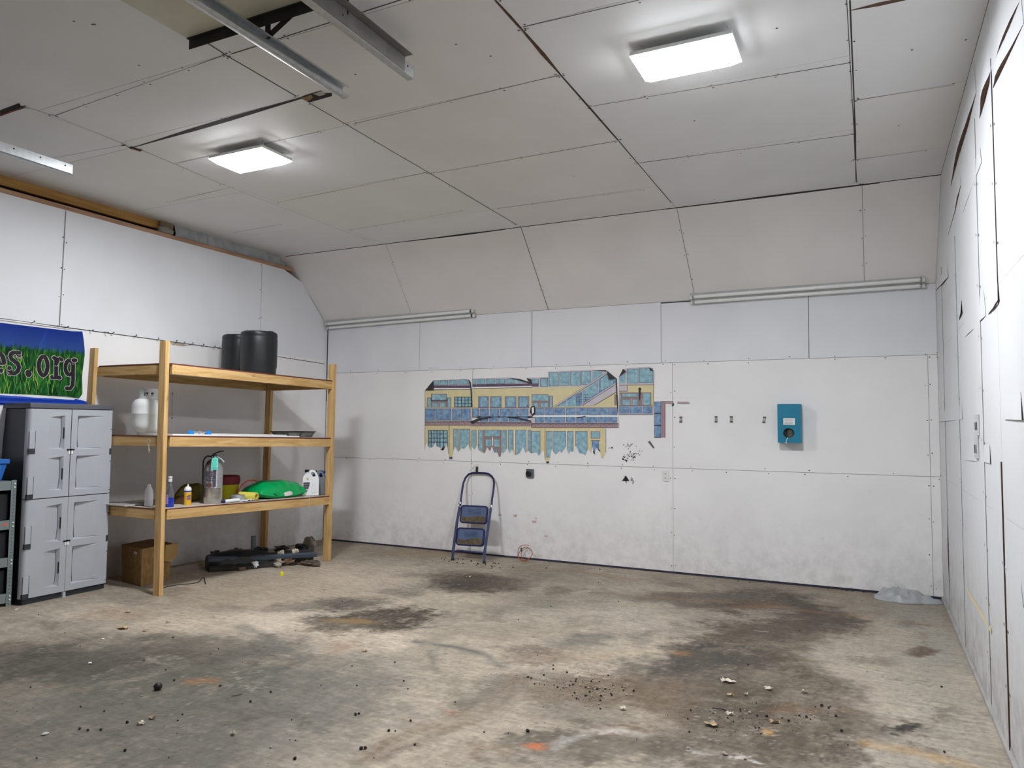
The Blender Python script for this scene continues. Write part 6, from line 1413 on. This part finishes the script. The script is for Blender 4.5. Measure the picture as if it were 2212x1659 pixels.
mb.prism([(a.x, yA, H-.005), (a.x, yA, H-.062), (a.x, yA-.004, H-.062), (a.x, yA-.004, H-.009), (a.x, yA-.022, H-.009), (a.x, yA-.022, H-.005)], (1.75, 0, 0), M_iron); mb.build('angle_bar', t)
for (tx, ex) in ((tA.x-.01, 1), (q2.x-.0, 1)):
    mb = MB(); mb.box((tx-.018, yA+.002, TZ+.03), (tx+.018, yA+.006, H-.01), M_iron); hs = mb.build('hanger_strap', t)
q = Vector((tA.x, yA+.008, TZ+.05)); mb = MB(); mb.beam(q, Vector((tA.x+.17, yA+.008, H-.03)), .004, .035, M_iron, up=(0, 0, 1)); mb.build('diagonal_brace', t)

# ================================================================== SMALL THINGS ON THE FLOOR
def GP(px, py): p = hit(px, py, 2, 0); p.z = 0; return p
M_clod = mat('dark_dirt', (.03, .026, .024), .9, var=.5, scale=40)
def small(name, px, py, r, m, label, cat, sq=.7, seed=1, nu=8, nv=6, jit=.25, group=None):
    p = GP(px, py); mb = MB(); mb.blob((p.x, p.y, r*sq*.92), (r, r, r*sq), m, jit, nu, nv, seed); return tag(mb.build(name, smooth=True, angle=50), label, cat, group)
small('rubber_ball', 341, 1490, .024, mat('ball_black', (.015, .012, .016), .5, var=.5), 'round black lump about walnut size on the left floor', 'ball', .9, 3, 16, 10, .06)
p = GP(609, 1243); t = thing('bottle_cap', 'bright yellow plastic cap on the floor before the shelving', 'cap', p)
mb = MB(); M_yc = mat('yellow_cap', (.80, .70, .02), .35); mb.lathe([(.019, 0), (.020, .004), (.020, .030), (.016, .034)], M_yc, p, 18); mb.build('cap_body', t, smooth=True)
mb = MB(); mb.lathe([(.009, .034), (.009, .042), (.006, .043)], M_yc, p, 12); mb.build('nozzle', t, smooth=True)
pts = [GP(*q) for q in ((343, 1274), (362, 1268), (385, 1264), (410, 1262), (423, 1260), (430, 1259), (436, 1256), (441, 1254), (443, 1259), (444, 1262))]
for k, z_ in enumerate((.004, .004, .004, .004, .004, .012, .03, .03, .012, .004)): pts[k].z = z_
mb = MB(); mb.tube(pts, .0045, M_blk, 8); tag(mb.build('black_wire', smooth=True), 'thin black wire curling out from the shelving post', 'wire')
small('white_pebble', 194, 1434, .012, M_trim, 'small bright white chip on the left floor', 'chip', .5, 2); small('white_pebble', 222, 1381, .011, M_trim, 'white chip nearer the cabinet than its twin', 'chip', .4, 4); small('paper_scrap', 36, 1317, .014, M_trim, 'small white scrap beside the steel shelf unit', 'scrap', .3, 5); small('paper_scrap', 98, 1587, .016, mat('pale_grey_scrap', (.5, .5, .48), .7), 'pale grey scrap at the lower left of the floor', 'scrap', .35, 6)
# dry leaves
M_leaf = [mat('leaf_tan', (.42, .31, .18), .8, var=.3, scale=40), mat('leaf_pale', (.62, .56, .45), .8, var=.2, scale=40), mat('leaf_brown', (.24, .13, .06), .8, var=.3, scale=40)]
def leaf(px, py, L_, rot, m, label, seed):
    p = GP(px, py); R = random.Random(seed); mb = MB()
    out = []; n = 14
    for k in range(n):
        a = 2*PI*k/n; lob = .55+.45*abs(math.cos(2.5*a)); out.append((L_*.5*lob*math.cos(a)*R.uniform(.85, 1.1), L_*.30*lob*math.sin(a)*R.uniform(.8, 1.1)))
    vs = [(p.x, p.y, .010)]
    for x, y in out:
        X = x*math.cos(rot)-y*math.sin(rot); Y = x*math.sin(rot)+y*math.cos(rot); vs.append((p.x+X, p.y+Y, .002+.018*R.random()))
    up = [(x, y, z+.0015) for x, y, z in vs]; nn = n+1
    fs = [(0, 1+k, 1+(k+1) % n) for k in range(n)]+[(nn, nn+1+(k+1) % n, nn+1+k) for k in range(n)]+[(1+k, nn+1+k, nn+1+(k+1) % n, 1+(k+1) % n) for k in range(n)]
    mb.add(vs+up, fs, M_leaf[m]); o = tag(mb.build('dry_leaf'), label, 'leaf', 'dry leaves on the floor')
lf = [(265, 1358, .11, .1, 0, 'tan dry leaf left of centre floor, nearest the cabinet'), (312, 1364, .05, .4, 0, 'small tan leaf bit right of the tan leaf near the cabinet'), (276, 1323, .06, .3, 0, 'narrow orange tan leaf on the floor in front of the cabinet'), (362, 1346, .04, .9, 1, 'tiny pale leaf bit in front of the shelving post'), (1572, 1474, .10, -.2, 1, 'largest pale curled leaf on the dark stain'), (1660, 1491, .06, .5, 1, 'small pale leaf right of the largest leaf'), (1577, 1503, .045, .2, 0, 'tan leaf bit below the largest leaf'), (1611, 1503, .04, 1, 1, 'small pale leaf bit right of the tan one on the stain'), (1576, 1545, .05, .6, 1, 'pale leaf bit beside the dark twig'), (1537, 1568, .09, .1, 0, 'tan lobed leaf cluster at the lower middle of the stain'), (1673, 1562, .06, .3, 0, 'tan leaf at the lower right of the stain'), (1737, 1497, .05, .8, 1, 'pale leaf bit at the right edge of the stain'), (328, 1553, .045, .3, 0, 'tan crumpled leaf at the lower left floor'), (305, 1565, .05, .7, 1, 'pale crumpled leaf below the tan one at lower left'), (503, 1587, .045, -.6, 1, 'pale twisted leaf bit left of the bottom centre'), (1346, 1534, .045, .1, 1, 'pale leaf bit between the dirt heap and the chalky arc'), (787, 1408, .05, .2, 0, 'tan flat leaf bit on the middle floor'), (1013, 1247, .06, .0, 1, 'white leaf like scrap near the ladder')]
for k, (px, py, L_, r_, m, lb) in enumerate(lf): leaf(px, py, L_*1.05, r_, m, lb, 100+k)
mb = MB(); a, b = GP(1539, 1531), GP(1583, 1541); a.z = b.z = .005; mb.tube([a, lerp(a, b, .5)+Vector((0, .004, .004)), b], [.003, .004, .003], M_blk, 6); tag(mb.build('twig', smooth=True), 'thin dark straight twig lying on the stain', 'twig')
mb = MB(); a, b = GP(500, 1505), GP(523, 1501); a.z = b.z = .004; mb.tube([a, b], .0022, mat('twig_brown', (.12, .07, .04), .8), 6); tag(mb.build('twig'), 'thin brown twig on the left floor', 'twig')
# dirt clods: one sculpted, the rest copies
R = random.Random(21); protos = []
for k in range(4):
    mb = MB(); mb.blob((0, 0, .007), (.010, .009, .0075), M_clod, .35, 8, 6, 60+k); o = mb.build('dirt_clod', origin=(0, 0, 0)); protos.append(o)
for k in range(2):
    mb = MB(); mb.blob((0, 0, .006), (.010, .007, .006), mat('gravel_pale', (.42, .37, .31), .9, var=.3), .35, 8, 6, 80+k); o = mb.build('gravel_chip', origin=(0, 0, 0)); protos.append(o)
ptsd = [(376, 1471, 1.2, 0), (311, 1428, .8, 0), (358, 1448, .9, 0), (374, 1378, 1.1, 0), (173, 1397, .8, 0), (83, 1328, .8, 0), (541, 1517, 1.3, 0), (476, 1483, 1.2, 0), (585, 1496, 1.1, 0), (425, 1433, .8, 4), (443, 1433, .9, 4), (172, 1576, 1.2, 0), (190, 1579, 1.2, 0), (218, 1578, 1.2, 0), (275, 1562, 1.4, 0), (306, 1504, 1, 4), (270, 1623, 1.3, 0), (225, 1537, .8, 0), (472, 1403, .9, 0), (780, 1619, 1.6, 0), (789, 1618, 1.5, 1), (768, 1545, 1.4, 0), (775, 1543, 1.2, 1), (887, 1558, 1.1, 0), (840, 1580, 1.3, 0), (896, 1610, 1, 0), (637, 1641, 1.5, 0), (585, 1616, 1.2, 4), (853, 1432, 1, 0), (872, 1472, 1, 0), (771, 1482, .9, 0), (881, 1489, .8, 0), (1140, 1581, 1.6, 0), (1120, 1340, .9, 0), (1190, 1311, .9, 0), (1336, 1300, 1, 0), (1293, 1259, 1.0, 0), (1296, 1231, 1.4, 0), (1225, 1454, 1.2, 0), (1466, 1531, .8, 4), (1616, 1437, 1.2, 0), (2034, 1485, 1.1, 0), (1742, 1550, 1.3, 1), (1818, 1580, 1.3, 0), (1775, 1526, 1.6, 0), (1790, 1531, 1.2, 0), (1806, 1548, 1.3, 1), (1620, 1540, 1.5, 5), (1656, 1549, 1.4, 1), (2040, 1626, 1, 0), (1566, 1631, 2.2, 5), (1610, 1641, 1.5, 5), (1487, 1618, 1.6, 5), (740, 1300, .9, 0), (700, 1275, .8, 0), (481, 1263, .8, 0), (690, 1224, 1.4, 1), (1000, 1209, 1.2, 0), (970, 1214, 1.3, 0), (988, 1216, 1.2, 1), (1032, 1219, 1.8, 0), (1018, 1213, 1.6, 1), (1062, 1228, 1, 0), (1180, 1228, 1.3, 0), (1830, 1272, 1.8, 0), (1842, 1274, 1.4, 1), (1866, 1276, 1.8, 0), (1900, 1280, 1.6, 1), (1790, 1270, 1.2, 0), (1008, 1247, 1.3, 5), (1064, 1255, 1.1, 5), (1595, 1256, 1, 0), (1620, 1259, 1, 0)]
for k in range(58):
    px = R.gauss(1230, 70); py = R.gauss(1468, 14)+(px-1230)*.06; ptsd.append((px, py, R.uniform(.5, 1.1), R.choice([0, 1, 4, 4, 5])))
for k in range(70):
    px = R.gauss(1285, 38); py = R.gauss(1495, 17); ptsd.append((px, py, R.uniform(.5, 1.2), R.choice([0, 1, 4, 4, 5])))
for k in range(40):
    px = R.uniform(1480, 1800); py = R.gauss(1552, 16); ptsd.append((px, py, R.uniform(.5, 1.2), R.choice([0, 1, 1, 4, 5])))
for k in range(40):
    px = R.gauss(1040, 50); py = 1200+(px-960)*.115+R.uniform(4, 16); ptsd.append((px, py, R.uniform(.5, 1.3), R.choice([0, 1, 2, 4])))
for k in range(50): ptsd.append((R.uniform(0, 2000), R.uniform(1330, 1650), R.uniform(.4, .8), R.choice([0, 1, 2, 3, 4])))
used = set(); cnt = {0: 0, 1: 0}
for px, py, sc_, ki in ptsd:
    p = GP(px, py)
    if p.y > -.03: p.y = -.03
    if not (-.3 < p.x < W-.06): continue
    dark = ki < 4
    if ki not in used: o = protos[ki]; used.add(ki)
    else: o = protos[ki].copy(); COL.objects.link(o)
    o.location = p; o.scale = (sc_*.62,)*3; o.rotation_euler = (0, 0, R.uniform(0, 6))
    tag(o, 'small dark dirt clod on the concrete floor' if dark else 'small pale gravel chip on the concrete floor', 'dirt clod' if dark else 'gravel chip', 'dirt clods on the floor' if dark else 'gravel chips on the floor')
for ki, o in enumerate(protos):
    if ki not in used: bpy.data.objects.remove(o)
# fine grit: uncountable
mb = MB(); R = random.Random(33); M_grit = mat('grit', (.10, .085, .07), .9, var=.5)
for k in range(1500):
    if k % 3 == 0: px, py = R.gauss(1250, 80), R.gauss(1485, 24)
    elif k % 3 == 1: px, py = R.gauss(1640, 110), R.gauss(1555, 26)
    else: px, py = R.uniform(0, 2100), R.uniform(1290, 1655)
    p = GP(px, py)
    if not (0 < p.x < W-.05 and p.y < -.05): continue
    s_ = R.uniform(.0012, .0035); a = R.uniform(0, 6)
    tri = [(p.x+s_*math.cos(a+t_), p.y+s_*math.sin(a+t_), .0005) for t_ in (0, 2.1, 4.2)]; mb.add(tri+[(p.x, p.y, s_*1.2)], [(0, 1, 3), (1, 2, 3), (2, 0, 3)], M_grit)
tag(mb.build('floor_grit', origin=(0, 0, 0)), 'fine dirt and grit scattered over the concrete floor', 'grit', None, 'stuff')
